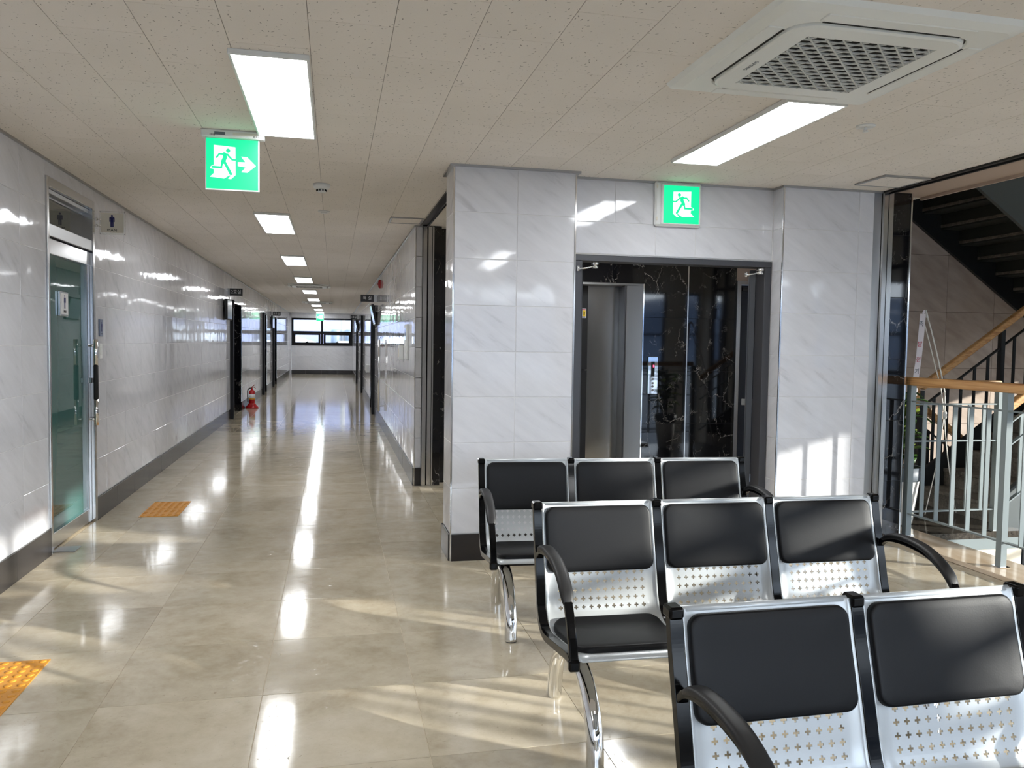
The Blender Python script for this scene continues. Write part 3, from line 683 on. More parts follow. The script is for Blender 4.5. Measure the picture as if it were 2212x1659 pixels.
for hx, sx in ((2.99, -1), (1.745, -1)):
    mb = MB(); z = 1.975; y = 5.30
    mb.lathe((hx, y, z-.03), [(.001, 0), (.022, 0), (.022, .012), (.014, .014), (.014, .022), (.026, .024), (.026, .04), (.001, .04)], 16)
    mb.tube([(hx, y, z-.012), (hx+sx*.06, y-.02, z-.03), (hx+sx*.13, y-.035, z-.04)], .006, 8); mb.cyl((hx+sx*.13, y-.035, z-.055), (hx+sx*.13, y-.035, z-.02), .009, 10)
    mb.build('closer_arm', 'chrome', d8)

# ------------------------------------------------------------------ lift doors
T = thing('lift_entrance', 'lift with black striped stainless doors set in black marble', 'lift', (2.53, YB, 0))
mb = MB(); ye = YB+.17
mb.cbox(EX1, EX1+.015, YB-.002, YB+.22, 0, 2.05, .002); pyb('shadow_reveal', mb, 'dark_paint', T)  # dark strip paints in the shadow gap between door and jamb
mb = MB(); mb.cbox(EX1+.015, EX1+.20, YB-.012, YB+.01, 0, 2.05, .003); mb.box(EX1+.015, EX1+.03, YB+.01, YB+.22, 0, 2.05)
mb.cbox(EX0-.10, EX0, YB-.012, YB+.22, 0, 2.05, .003); mb.cbox(EX0-.10, EX1+.20, YB-.014, YB+.22, 2.05, 2.075, .003); pyb('lift_jamb', mb, 'satin_steel', T)
mb = MB(); mb.cbox(EX1+.198, EX1+.212, YB-.02, YB+.0, 0, 2.075, .002); pyb('jamb_edge', mb, 'chrome', T)
for s, a, b in ((-1, EX0, 2.531), (1, 2.535, EX1)):
    mb = MB(); mb.cbox(a, b, ye, ye+.04, .01, 2.05, .002); dr = pyb('lift_door', mb, 'brushed_steel', T)
    c0, c1 = (2.535, 2.652) if s == 1 else (2.414, 2.531)
    mb = MB(); mb.box(c0, c1, ye-.002, ye+.001, .01, 1.145); mb.box(c0, c1, ye-.002, ye+.001, 1.155, 2.048); mb.build('black_band', 'matte_black', dr, off=T.location)
    mb = MB(); mb.box(c0, c1, ye-.003, ye, 1.145, 1.155); mb.build('band_inlay', 'chrome', dr, off=T.location)
for i, (c, lb) in enumerate(((2.592, 'right'), (2.478, 'left'))):
    zc = 1.755; s = thing('warning_sticker', ('white, red and yellow pictogram sticker on the right lift door', 'white and red pictogram sticker on the left lift door beside the pillar edge')[i], 'sticker', (c, ye-.003, zc), 0)
    bxp = lambda x0, x1, z0, z1, yy: MB().box(c+x0, c+x1, ye-.003-yy, ye-.0025-yy, zc+z0, zc+z1)
    pyb('sticker_sheet', bxp(-.040, .040, -.05, .05, .0004), 'sticker_white', s)
    pyb('red_header', bxp(-.034, .034, .034, .045, .0012), 'sticker_red', s); pyb('blue_footer', bxp(-.034, .034, -.046, -.034, .0012), 'sticker_blue', s)
    if i == 0:
        pyb('yellow_field', bxp(.002, .034, -.032, .032, .0012), 'yellow', s)
        mb = MB(); yv = ye-.0052
        mb.add([(c+.012, yv, zc-.01), (c+.024, yv, zc-.01), (c+.024, yv, zc+.01), (c+.012, yv, zc+.01)], [(0, 1, 2, 3)])
        for q in ((.008, -.02), (.03, .016), (.01, .02), (.028, -.018)): mb.tube([(c+.018, yv, zc), (c+q[0], yv, zc+q[1])], .0015, 6)
        pyb('burst_mark', mb, 'ink', s)
    fg = MB(); yv = ye-.0050; cx = c-.02
    fg.lathe((cx+.004, yv, zc+.024), [(.001, 0), (.005, 0), (.005, .0004), (.001, .0004)], 12, '-y')
    fg.tube([(cx+.003, yv, zc+.018), (cx-.002, yv, zc-.004), (cx-.007, yv, zc-.028)], .0028, 6); fg.tube([(cx+.001, yv, zc-.006), (cx+.005, yv, zc-.028)], .0022, 6)
    fg.tube([(cx+.001, yv, zc+.014), (cx+.013, yv, zc-.006)], .0016, 6)
    pyb('figure_mark', fg, 'ink', s)
T2 = thing('lift_call_panel', 'tall polished lift call panel with a dark display, on black marble', 'call panel', (3.335, YB, 1.10))
pyb('face_plate', MB().cbox(3.275, 3.395, YB-.014, YB, .90, 1.305, .006), 'chrome', T2)
pyb('display', MB().box(3.312, 3.352, YB-.0155, YB-.013, 1.09, 1.25), 'matte_black', T2)
pyb('display_digit', MB().box(3.334, 3.346, YB-.017, YB-.015, 1.19, 1.215), 'led_red', T2)
for zc in (1.065, 1.02, .985, .945): pyb('call_button', MB().lathe((3.333, YB-.012, zc), [(.001, 0), (.013, 0), (.013, .005), (.010, .007), (.001, .007)], 16, '-y'), 'satin_steel', T2)
d9 = bpy.data.objects.new('door_9', None); COL.objects.link(d9); d9['kind'] = 'structure'
MB().cbox(4.335, 5.155, YB+.02, YB+.06, .01, 2.095, .003).build('door_leaf', 'blue_black', d9)
MB().cbox(4.36, 4.60, YB-.0, YB+.02, 2.03, 2.07, .003).build('door_closer', 'matte_black', d9)

# ------------------------------------------------------------------ stairs
RISE, GO, NST = .1636, .243, 11
def flight(name, label, x0, z0, ya, yb, sx, n, parts_label, far_side):
    """treads rise in direction sx from x0,z0"""
    T = thing(name, label, 'staircase', (x0, (ya+yb)/2, z0))
    for i in range(n):
        zt = z0+(i+1)*RISE; xa = x0+sx*i*GO; xb = xa+sx*(GO+.02)
        st = MB(); st.cbox(min(xa, xb)-.01, max(xa, xb), ya+.02, yb-.02, zt-.03, zt, .003); pyb('tread', st, 'granite', T)
        xr = xa+sx*.018; st = MB(); st.cbox(min(xa, xr), max(xa, xr), ya+.02, yb-.02, zt-RISE+.0, zt-.03, .002); pyb('riser', st, 'granite', T)
    # folded steel underside
    st = MB()
    for i in range(n):
        zt = z0+(i+1)*RISE-.03; xa = x0+sx*(i*GO+.018); xb = x0+sx*((i+1)*GO+.018)
        st.box(min(xa, xb), max(xa, xb), ya+.02, yb-.02, zt-.018, zt); st.box(xa-.006, xa+.006, ya+.02, yb-.02, zt-RISE-.0, zt-.018)
    pyb('folded_underside', st, 'stair_steel', T)
    L = n*GO; d = RISE/GO
    for yy in (ya, yb):
        st = MB()
        poly = [(0, -.06), (0, .30), (L, L*d+.30), (L, L*d-.215), (.23, .23*d-.215)]
        st.prism(poly, lambda a, b, q: (x0+sx*a, q, z0+b), yy-.012 if yy == ya else yy-.028, yy+.028 if yy == ya else yy+.012); pyb('stringer_plate', st, 'stringer' if yy == ya else 'rail_dark', T)
    return T
XA = 5.06
flight('stair_flight', 'granite stair flight climbing away to the right behind the railings', XA+.24, 0, 5.42, 6.42, 1, NST, '', 1)
# upper flight returning to the left above
UX = 7.95
T = flight('stair_flight', 'dark folded-steel underside of the flight overhead at the right', UX, 1.8, 6.55, YN-.02, -1, NST, '', 1)
flight('stair_flight', 'flight going down to the right below the landing, behind the first railings', 5.36+NST*GO, -1.8, 6.61, YN-.02, -1, NST, '', 1)
mb = MB(); mb.box(7.97, XE, 5.42, YN, 1.62, 1.80); struct('floor_half_landing', mb, 'stair_steel')
mb = MB(); mb.box(8.05, XE, 5.42, YN, -1.98, -1.80); struct('floor_lower_landing', mb, 'dark_granite')
mb = MB(); mb.box(4.30, UX-NST*GO+.02, 5.42, YN, 3.35, 3.6); struct('floor_upper_landing', mb, 'stair_steel')

def railing(name, label, p0, p1, n, post_every, mat, hb=.165, ht=1.015, hr=(1.155, 1.22), mid=None, wide='x', wood=True, first=True, last=True, ext=(0, 0), woodmat='wood', group=None):
    p0, p1 = Vector(p0), Vector(p1); d = p1-p0; fl_ = Vector((d.x, d.y, 0)).normalized(); side = Vector((-fl_.y, fl_.x, 0))
    T = thing(name, label, 'railing', p0, 0, group)
    def barbox(mb, c, w_along, w_side, z0, z1):
        vs = [c+fl_*a*w_along/2+side*b*w_side/2+Z*z for z in (z0, z1) for b in (-1, 1) for a in (-1, 1)]
        mb.add(vs, [(0, 2, 3, 1), (4, 5, 7, 6), (0, 1, 5, 4), (2, 6, 7, 3), (0, 4, 6, 2), (1, 3, 7, 5)])
    sl = d.z/max(1e-6, Vector((d.x, d.y)).length)
    for h in [hb, ht]+([mid] if mid else []):
        mb = MB(); mb.strip([p0+Z*h, p1+Z*h], side, .032, .010); pyb('rail_bar', mb, mat, T)
    for i in range(n+1):
        c = p0+d*(i/n)
        if i % post_every == 0 or i == n:
            if (i == 0 and not first) or (i == n and not last): continue
            mb = MB(); barbox(mb, c, .045, .045, 0.0, hr[0]+.004); post = pyb('post', mb, mat, T)
            mb = MB(); mb.cbox(c.x-.04, c.x+.04, c.y-.04, c.y+.04, c.z, c.z+.006, .002); pyb('base_plate', mb, 'chrome', T)
        else:
            mb = MB()
            if wide == 'x': barbox(mb, c, .008, .032, hb, ht)
            else: barbox(mb, c, .028, .012, hb, ht)
            pyb('baluster', mb, mat, T)
    if wood:
        mb = MB(); e0, e1 = p0-d.normalized()*ext[0]+Z*sum(hr)/2, p1+d.normalized()*ext[1]+Z*sum(hr)/2
        mb.strip([e0, e1], side, .062, hr[1]-hr[0]); o = pyb('handrail', mb, woodmat, T)
        b = o.modifiers.new('bevel', 'BEVEL'); b.width = .012; b.segments = 3
    return T
railing('void_railing', 'grey steel railing with oak handrail along the cream stone ledge', (4.208, 5.21, .03), (4.208, 5.21-60*.1467, .03), 60, 6, 'rail_paint', hb=.165, ht=1.008, hr=(1.125, 1.188), ext=(.16, 0))
railing('landing_railing', 'short grey railing crossing behind the ledge railing to the foot of the stairs', (4.30, 5.335, 0), (5.10, 5.335, 0), 6, 6, 'rail_paint', hb=.175, ht=1.005, hr=(1.13, 1.19), mid=.72, wide='y', first=False)
railing('stair_railing', 'grey railing climbing the near side of the granite flight', (5.20, 5.36, .03), (5.20+9*.29, 5.36, .03+9*.29*RISE/GO), 18, 6, 'rail_paint', hb=.16, ht=.80, hr=(.90, .96), mid=.62, wide='y', first=False)
SL = RISE/GO
railing('stair_railing', 'dark railing with oak handrail climbing the far side of the granite flight', (5.32, 6.465, .10), (7.9, 6.465, .10+2.58*SL), 18, 6, 'rail_dark', hb=.12, ht=.78, hr=(.94, 1.0), wide='y')
railing('stair_railing', 'dark railing with oak handrail sloping down beside the flight to the lower floor', (5.34, 6.545, .05), (7.9, 6.545, .05-2.56*SL), 18, 6, 'rail_dark', hb=.12, ht=.70, hr=(.84, .90), wide='y')
mb = MB(); mb.cbox(5.255, 5.292, 6.43, 6.58, .84, 1.13, .01); tag(mb.build('handrail_newel', 'wood', off=(5.31, 6.53, .84)), 'upright oak block joining the rising and the falling stair handrails', 'handrail')

# ------------------------------------------------------------------ waiting benches
PROF = [(.004, .795), (-.004, .77), (-.02, .70), (-.042, .62), (-.066, .53), (-.086, .45), (-.108, .395), (-.15, .358), (-.21, .345), (-.30, .357), (-.42, .377), (-.52, .394), (-.555, .396), (-.572, .385)]
def catmull(P, n=8):
    out = []
    for i in range(len(P)-1):
        p0 = P[max(i-1, 0)]; p1 = P[i]; p2 = P[i+1]; p3 = P[min(i+2, len(P)-1)]
        for k in range(n):
            t = k/n
            out.append(tuple(.5*((2*p1[j])+(-p0[j]+p2[j])*t+(2*p0[j]-5*p1[j]+4*p2[j]-p3[j])*t*t+(-p0[j]+3*p1[j]-3*p2[j]+p3[j])*t**3) for j in range(len(p1))))
    out.append(P[-1]); return out
CV = catmull(PROF); CL = [0]
for i in range(1, len(CV)): CL.append(CL[-1]+math.dist(CV[i], CV[i-1]))
def at(s):
    s = max(0, min(CL[-1]-1e-6, s))
    for i in range(1, len(CL)):
        if CL[i] >= s:
            t = (s-CL[i-1])/(CL[i]-CL[i-1]); a, b = CV[i-1], CV[i]
            tg = Vector((0, b[0]-a[0], b[1]-a[1])).normalized()
            return Vector((0, a[0]+(b[0]-a[0])*t, a[1]+(b[1]-a[1])*t)), tg
def sv(u, s, h=0):
    p, tg = at(s); n = Vector((0, -tg.z*-1, 0)); n = Vector((0, tg.z, -tg.y))     # normal toward the sitter
    return Vector((u, p.y, p.z))+n*h
PITCH = .49; SW = .455; SU0 = .0175; BW = 3*PITCH
def make_shell():
    mb = MB(); th = .003
    s1, s2 = .256, .256+5*.032; PC = .0305; u1 = (SW-12*PC)/2; u2 = SW-u1
    S0 = [0, .004, .012, .04, .08, .13, .18, .22, s1]; SE = [s2+(CL[-1]-s2)*i/16 for i in range(17)]
    def quad(ua, ub, sa, sb, hf=lambda u: 0):
        q = [sv(ua, sa, hf(ua)), sv(ub, sa, hf(ub)), sv(ub, sb, hf(ub)), sv(ua, sb, hf(ua))]; mb.add(q, [(0, 1, 2, 3)], True)
    us = [0, .006, .014, u1]+[u1+PC*k for k in range(1, 12)]+[u2, SW-.014, SW-.006, SW]
    lip = lambda u: .010*max(0, 1-min(u, SW-u)/.014)
    for i in range(len(us)-1):
        for L in (S0, SE):
            for k in range(len(L)-1): quad(us[i], us[i+1], L[k], L[k+1], lip)
    for j in range(5):
        sa = s1+j*.032; sb = sa+.032
        for ua, ub in ((0, .006), (.006, .014), (.014, u1), (u2, SW-.014), (SW-.014, SW-.006), (SW-.006, SW)): quad(ua, ub, sa, sb, lip)
        for i in range(12):
            ua = u1+i*PC; cu, cs = ua+PC/2, sa+.016; a, b = .0084, .0027
            hole = [(-b, -a), (b, -a), (b, -b), (a, -b), (a, b), (b, b), (b, a), (-b, a), (-b, b), (-a, b), (-a, -b), (-b, -b)]
            hu, hs = PC/2, .016
            outer = [(-b, -hs), (b, -hs), (hu, -hs), (hu, -b), (hu, b), (hu, hs), (b, hs), (-b, hs), (-hu, hs), (-hu, b), (-hu, -b), (-hu, -hs)]
            vs = [sv(cu+x, cs+y_) for x, y_ in outer]+[sv(cu+x, cs+y_) for x, y_ in hole]
            mb.add(vs, [(k, (k+1) % 12, 12+(k+1) % 12, 12+k) for k in range(12)], False)
    # rolled top edge
    r = .010; top = []
    n = 8
    vs = []
    for u in (0, SW):
        for k in range(n):
            a = 2*PI*k/n; p0 = sv(u, 0, 0); vs.append(p0+Vector((0, math.cos(a)*r+.004, math.sin(a)*r-.004)))
    mb.add(vs, [(k, (k+1) % n, n+(k+1) % n, n+k) for k in range(n)]+[tuple(range(n))[::-1], tuple(range(n, 2*n))], True)
    me_o = mb.build('seat_shell', 'silver_paint')
    m = me_o.modifiers.new('weld', 'WELD'); m.merge_threshold = .0003
    m = me_o.modifiers.new('solid', 'SOLIDIFY'); m.thickness = .0025; m.offset = -1
    return me_o
def cushion(name, u0, u1, s0, s1, th, rc):
    mb = MB(); cu, cs = (u0+u1)/2, (s0+s1)/2; hu, hs = (u1-u0)/2, (s1-s0)/2; N = 48
    out = []
    for k in range(4):
        cx, cy = ((1, 1), (-1, 1), (-1, -1), (1, -1))[k]
        ox, oy = cx*(hu-rc), cy*(hs-rc); a0 = k*PI/2
        for j in range(8): a = a0+j/7*PI/2; out.append((ox+rc*math.cos(a), oy+rc*math.sin(a)))
        # straight run subdivided toward the next corner
        nx, ny = ((-1, 1), (-1, -1), (1, -1), (1, 1))[k]
        e = out[-1]; f = (nx*(hu-rc)+rc*math.cos(a0+PI/2), ny*(hs-rc)+rc*math.sin(a0+PI/2))
        for j in range(1, 6): t = j/6; out.append((e[0]+(f[0]-e[0])*t, e[1]+(f[1]-e[1])*t))
    n = len(out); vs = []
    rings = [(1.0, .001), (1.0, .55), (.985, .8), (.955, .93), (.90, 1.0), (.80, 1.05), (.6, 1.1), (.35, 1.13), (.12, 1.14)]
    for sc, h in rings:
        for x, y_ in out:
            # inset by absolute margin rather than scale near the rim
            q = sc if sc < .9 else 1-(1-sc)*.5
            vs.append(sv(cu+x*q, cs+y_*q, th*h))
    fs = [(i*n+k, i*n+(k+1) % n, (i+1)*n+(k+1) % n, (i+1)*n+k) for i in range(len(rings)-1) for k in range(n)]
    fs.append(tuple((len(rings)-1)*n+k for k in range(n)))
    fs = [f[::-1] for f in fs]
    mb.add(vs, fs, True); return mb.build(name, 'vinyl')
def make_bench(label):
    T = thing('waiting_bench', label, 'bench', (0, 0, 0), 0, None)
    sh = make_shell(); bc = cushion('back_cushion', .012, SW-.012, .014, .266, .022, .034); sc_ = cushion('seat_cushion', .016, SW-.016, .445, .858, .024, .05)
    bc.parent = sh; sc_.parent = sh
    for k in range(3):
        o = sh if k == 0 else copy_tree(sh)
        o.parent = T; o.location = (k*PITCH+SU0, 0, 0)
    for k in range(4):
        mb = MB(); x = k*PITCH
        pts = [Vector((x, a-.0, b)) for a, b in CV]
        mb.strip(pts, (1, 0, 0), .033, .026)
        mb.cbox(x-.019, x+.019, -.022, .026, .775, .806, .006)
        mb.cbox(x-.019, x+.019, -.592, -.562, .362, .400, .006)
        f = mb.build('side_frame', 'black_enamel', T, bevel=.004)
    for x, sd in ((0, -1), (BW, 1)):
        ap = catmull([(-.055, .602), (-.10, .634), (-.18, .648), (-.28, .646), (-.37, .630), (-.45, .590), (-.51, .530), (-.55, .460), (-.576, .385)], 5)
        mb = MB(); mb.strip([Vector((x, a, b)) for a, b in ap], (1, 0, 0), .03, .022)
        ar_ = mb.build('armrest', 'black_enamel', T, bevel=.005)
        pp = catmull([(-.085, .634), (-.14, .660), (-.22, .668), (-.32, .660), (-.40, .634), (-.46, .596), (-.495, .555)], 5)
        mb = MB(); vs = []; N = len(pp); n = 14
        for i, (a, b) in enumerate(pp):
            a0, b0 = pp[max(i-1, 0)]; a1, b1 = pp[min(i+1, N-1)]; tg = Vector((0, a1-a0, b1-b0)).normalized(); nn = Vector((0, tg.z, -tg.y)); nn = nn if nn.z > 0 else -nn
            e = min(i, N-1-i)/4.0; wv_ = .024*min(1, .5+.5*math.sqrt(min(1, e))); tv = .012*min(1, .35+.65*math.sqrt(min(1, e)))
            for k in range(n):
                q = 2*PI*k/n; cx, sy = math.cos(q), math.sin(q)
                vs.append(Vector((x, a, b-.004))+Vector((1, 0, 0))*wv_*math.copysign(abs(cx)**.7, cx)+nn*tv*math.copysign(abs(sy)**.7, sy))
        fs = [(i*n+k, i*n+(k+1) % n, (i+1)*n+(k+1) % n, (i+1)*n+k) for i in range(N-1) for k in range(n)]+[tuple(range(n))[::-1], tuple((N-1)*n+k for k in range(n))]
        mb.add(vs, fs, True); mb.build('armrest_pad', 'matte_black', ar_)
    mb = MB(); mb.cbox(.03, BW-.03, -.275, -.225, .292, .348, .004); mb.build('beam', 'black_enamel', T)
    for x in (.095, BW-.095):
        pts = []
        for i in range(33):
            a = PI*i/32; cx, sy = math.cos(a), math.sin(a)
            pts.append(Vector((x, -.24+.285*math.copysign(abs(cx)**.92, cx), .012+.272*abs(sy)**.95)))
        pts = [Vector((x, .047, .0))]+pts+[Vector((x, -.527, .0))]
        mb = MB(); mb.tube(pts, .030, 20); lg = mb.build('leg', 'chrome', T)
        mb = MB()
        for yy in (.046, -.526): mb.lathe((x, yy, -.0), [(.001, 0), (.029, 0), (.029, .006), (.001, .006)], 20)
        mb.build('foot_pad', 'rubber', lg)
    return T
b1 = make_bench('rearmost three-seat black and silver waiting bench, in front of the tiled pillar')
b2 = copy_tree(b1); b2['label'] = 'middle three-seat waiting bench, with both its bent black armrests in view'
b3 = copy_tree(b1); b3['label'] = 'nearest waiting bench, cut off by the right and bottom of the picture'
b1.location = (.775, 4.232, 0); b1.rotation_euler.z = -.070
b2.location = (.782, 3.040, 0); b2.rotation_euler.z = -.028
b3.location = (.795, 1.765, 0); b3.rotation_euler.z = .010

# ------------------------------------------------------------------ ceiling fittings
def panel_light(y, label):
    T = thing('ceiling_light', label, 'light', (-.55, y+.645, H), 0, None); x0, x1, y0, y1 = -.155, .155, -.65, .65; z = -.022
    mb = MB()
    for b in ((x0, x1, y0, y0+.012), (x0, x1, y1-.012, y1), (x0, x0+.012, y0+.012, y1-.012), (x1-.012, x1, y0+.012, y1-.012)): mb.cbox(*b, z, 0, .002)
    mb.box(x0+.012, x1-.012, y0+.012, y1-.012, -.006, 0); mb.build('frame', 'white_plastic', T)
    MB().box(x0+.012, x1-.012, y0+.012, y1-.012, z+.002, z+.006).build('diffuser', 'panel_light', T)
    return T
LY = [3.37, 7.56, 11.25, 14.98, 18.7, 22.4, 26.1, 29.8, 33.1]
LB = ['largest corridor light panel, just beside the hanging exit sign', 'second light panel along the corridor ceiling, beyond the hanging exit sign', 'third light panel along the corridor ceiling',
      'fourth light panel, in front of the first far ceiling cassette', 'fifth light panel from the front along the corridor', 'sixth light panel from the front along the corridor',
      'third light panel from the far window', 'second light panel from the far window', 'farthest light panel, right above the far exit sign']
L0 = None
for y, lb in zip(LY, LB):
    if L0 is None: L0 = panel_light(y, lb); o = L0
    else: o = copy_tree(L0)
    o.location = (-.255 if y < 4 else -.55, y+.645, H); o['label'] = lb; o['group'] = 'light panels along the corridor ceiling'
o = copy_tree(L0); o.location = (2.155, 4.0, H); o['label'] = 'light panel over the benches, between the air conditioner and the fire door'
if 'group' in o: del o['group']
for xx, yy in ((2.155, -.6), (-.55, -.6), (2.6, 6.9)):
    o = copy_tree(L0); o.location = (xx, yy, H); o['label'] = {2.155: 'light panel on the waiting hall ceiling behind the camera, right side', -.55: 'light panel behind the camera in line with the corridor lights', 2.6: 'light panel on the lift lobby ceiling behind the fire door'}[xx]
    if 'group' in o: del o['group']

def cassette(label, loc, detail=True, s=.93):
    T = thing('ceiling_air_conditioner', label, 'air conditioner', loc); h = s/2
    def ring(a, b, za, zb, ra, rb, n=10):      # rounded square ring from half size a to b
        def rs(q, r):
            out = []
            for k, (cx, cy) in enumerate(((1, 1), (-1, 1), (-1, -1), (1, -1))):
                for j in range(n): an = k*PI/2+j/(n-1)*PI/2; out.append((cx*(q-r)+r*math.cos(an), cy*(q-r)+r*math.sin(an)))
            return out
        A, B = rs(a, ra), rs(b, rb); N = len(A)
        return [(x, y, za) for x, y in A]+[(x, y, zb) for x, y in B], [(k, (k+1) % N, N+(k+1) % N, N+k) for k in range(N)], N
    mb = MB()
    for st in ((h, h-.012, 0, -.018, .02, .02), (h-.012, h-.05, -.018, -.030, .02, .04), (h-.05, .360, -.030, -.030, .04, .10), (.360, .356, -.030, -.022, .10, .10)):
        v, f, N = ring(*st); mb.add(v, [q[::-1] for q in f], st[2] != st[3] and False)
    mb.build('outer_casing', 'ac_white', T)
    for k in range(4):
        a = k*PI/2; R = Matrix.Rotation(a, 4, 'Z')
        mb = MB(); mb.cbox(-.29, .29, .372, .430, -.034, -.026, .003, mat=R); mb.build('louver', 'ac_white', T)
        mb = MB(); mb.box(-.27, .27, .3585, .3675, -.0315, -.0295, mat=R); mb.build('air_slot', 'ac_dark', T)
    mb = MB()
    for st in ((.352, .350, -.018, -.036, .10, .10), (.350, .340, -.036, -.041, .10, .095), (.340, .262, -.041, -.041, .095, .004), (.262, .262, -.041, -.030, .004, .004)):
        v, f, N = ring(*st); mb.add(v, [q[::-1] for q in f])
    pn = mb.build('front_panel', 'ac_white', T)
    MB().box(-.27, .27, -.27, .27, -.022, -.018).build('filter', 'ac_dark', T)
    g = MB(); n = 15 if detail else 8; q = .262
    stp = 2*q/n
    if detail:
        for i in range(n+1): g.box(-q, q, -q+i*stp-.0028, -q+i*stp+.0028, -.0405, -.036)
        for i in range(-n, n+1):
            for sg in (1, -1):
                c = i*stp*2.0; x0_, x1_ = max(-q, -q-c) if sg > 0 else max(-q, -q-c), min(q, q-c)
                a0, a1 = (x0_, x0_+c), (x1_, x1_+c)
                if x1_-x0_ < .01: continue
                p0_, p1_ = Vector((a0[0], sg*a0[1], -.0395)), Vector((a1[0], sg*a1[1], -.0395)); g.strip([p0_, p1_], (0, 0, 1), .005, .0056)
    else:
        for i in range(n+1): g.box(-q, q, -q+i*stp-.006, -q+i*stp+.006, -.0405, -.030); g.box(-q+i*stp-.006, -q+i*stp+.006, -q, q, -.0405, -.030)
    gr = g.build('intake_grille', 'ac_grille', T); gr['kind'] = 'stuff'
    return T
ac = cassette('large white four-way ceiling air conditioner with lattice grille above the benches', (1.885, 2.862, H), True, .965)
text('maker_lettering', 'SAMSUNG', .022, 'pot_grey', ac, (-.305, .06, -.0415), (0, 1, 0), (1, 0, 0), depth=.0003)
a2 = cassette('ceiling air conditioner behind the fourth corridor light panel', (-.50, 17.25, H), False, .84)
a3 = copy_tree(a2); a3.location = (-.50, 24.6, H); a3['label'] = 'farther of the two small corridor ceiling air conditioners'

def detector(name, label, c, r, h, cat, dark=True):
    T = thing(name, label, cat, c)
    MB().lathe((0, 0, 0), [(.001, 0), (r, 0), (r, -h*.35), (r*.82, -h*.55), (r*.6, -h*.62), (.001, -h*.62)], 28).build('base', 'white_plastic', T)
    MB().lathe((0, 0, -h*.62), [(.001, 0), (r*.55, 0), (r*.5, -h*.3), (r*.25, -h*.38), (.001, -h*.38)], 20).build('sensor_cap', 'white_plastic', T)
    if dark:
        mb = MB()
        for k in range(10): a = k*PI/5; mb.cyl((r*.555*math.cos(a), r*.555*math.sin(a), -h*.64), (r*.555*math.cos(a), r*.555*math.sin(a), -h*.84), r*.09, 6)
        mb.build('vent_slots', 'ink', T)
    return T
detector('smoke_detector', 'white round smoke detector beyond the hanging exit sign', (-.092, 6.08, H), .060, .062, 'smoke detector')
detector('smoke_detector', 'small smoke detector far down the corridor ceiling, right of the lights', (-.087, 24.3, H), .058, .07, 'smoke detector')
detector('speaker_disc', 'tiny flat white disc on the ceiling between the first smoke detector and the corridor', (-.089, 7.33, H), .05, .02, 'ceiling disc', False)
T = thing('sprinkler', 'small round sprinkler head at the right of the light panel over the benches', 'sprinkler', (2.643, 3.685, H))
MB().lathe((0, 0, 0), [(.001, 0), (.048, 0), (.046, -.006), (.028, -.010), (.018, -.006), (.001, -.006)], 28).build('escutcheon', 'white_plastic', T)
mb = MB(); mb.cyl((0, 0, -.004), (0, 0, -.022), .006, 10); mb.lathe((0, 0, -.030), [(.001, 0), (.014, 0), (.014, .002), (.001, .002)], 14)
for sx in (-1, 1): mb.tube([(sx*.005, 0, -.012), (sx*.011, 0, -.02), (sx*.004, 0, -.029)], .0018, 6)
mb.build('sprinkler_head', 'white_plastic', T)
def hatch(label, x0, x1, y0, y1, mat, tilt):
    T = thing('ceiling_hatch', label, 'ceiling hatch', ((x0+x1)/2, (y0+y1)/2, H)); mb = MB(); a = (x1-x0)/2; b = (y1-y0)/2
    for q in ((-a, a, -b, -b+.018), (-a, a, b-.018, b), (-a, -a+.018, -b+.018, b-.018), (a-.018, a, -b+.018, b-.018)): mb.cbox(*q, -.012, 0, .002)
    mb.build('hatch_frame', mat, T)
    MB().box(-a+.022, a-.022, -b+.022, b-.022, -.007-tilt, -.001-tilt).build('hatch_lid', 'ceiling_tile', T)
hatch('square ceiling hatch where the shutter beam meets the corridor wall', .50, .81, 7.46, 7.80, 'satin_steel', 0)
hatch('square ceiling hatch above the column at the atrium shutter', 3.50, 3.85, 4.66, 4.98, 'satin_steel', .004)

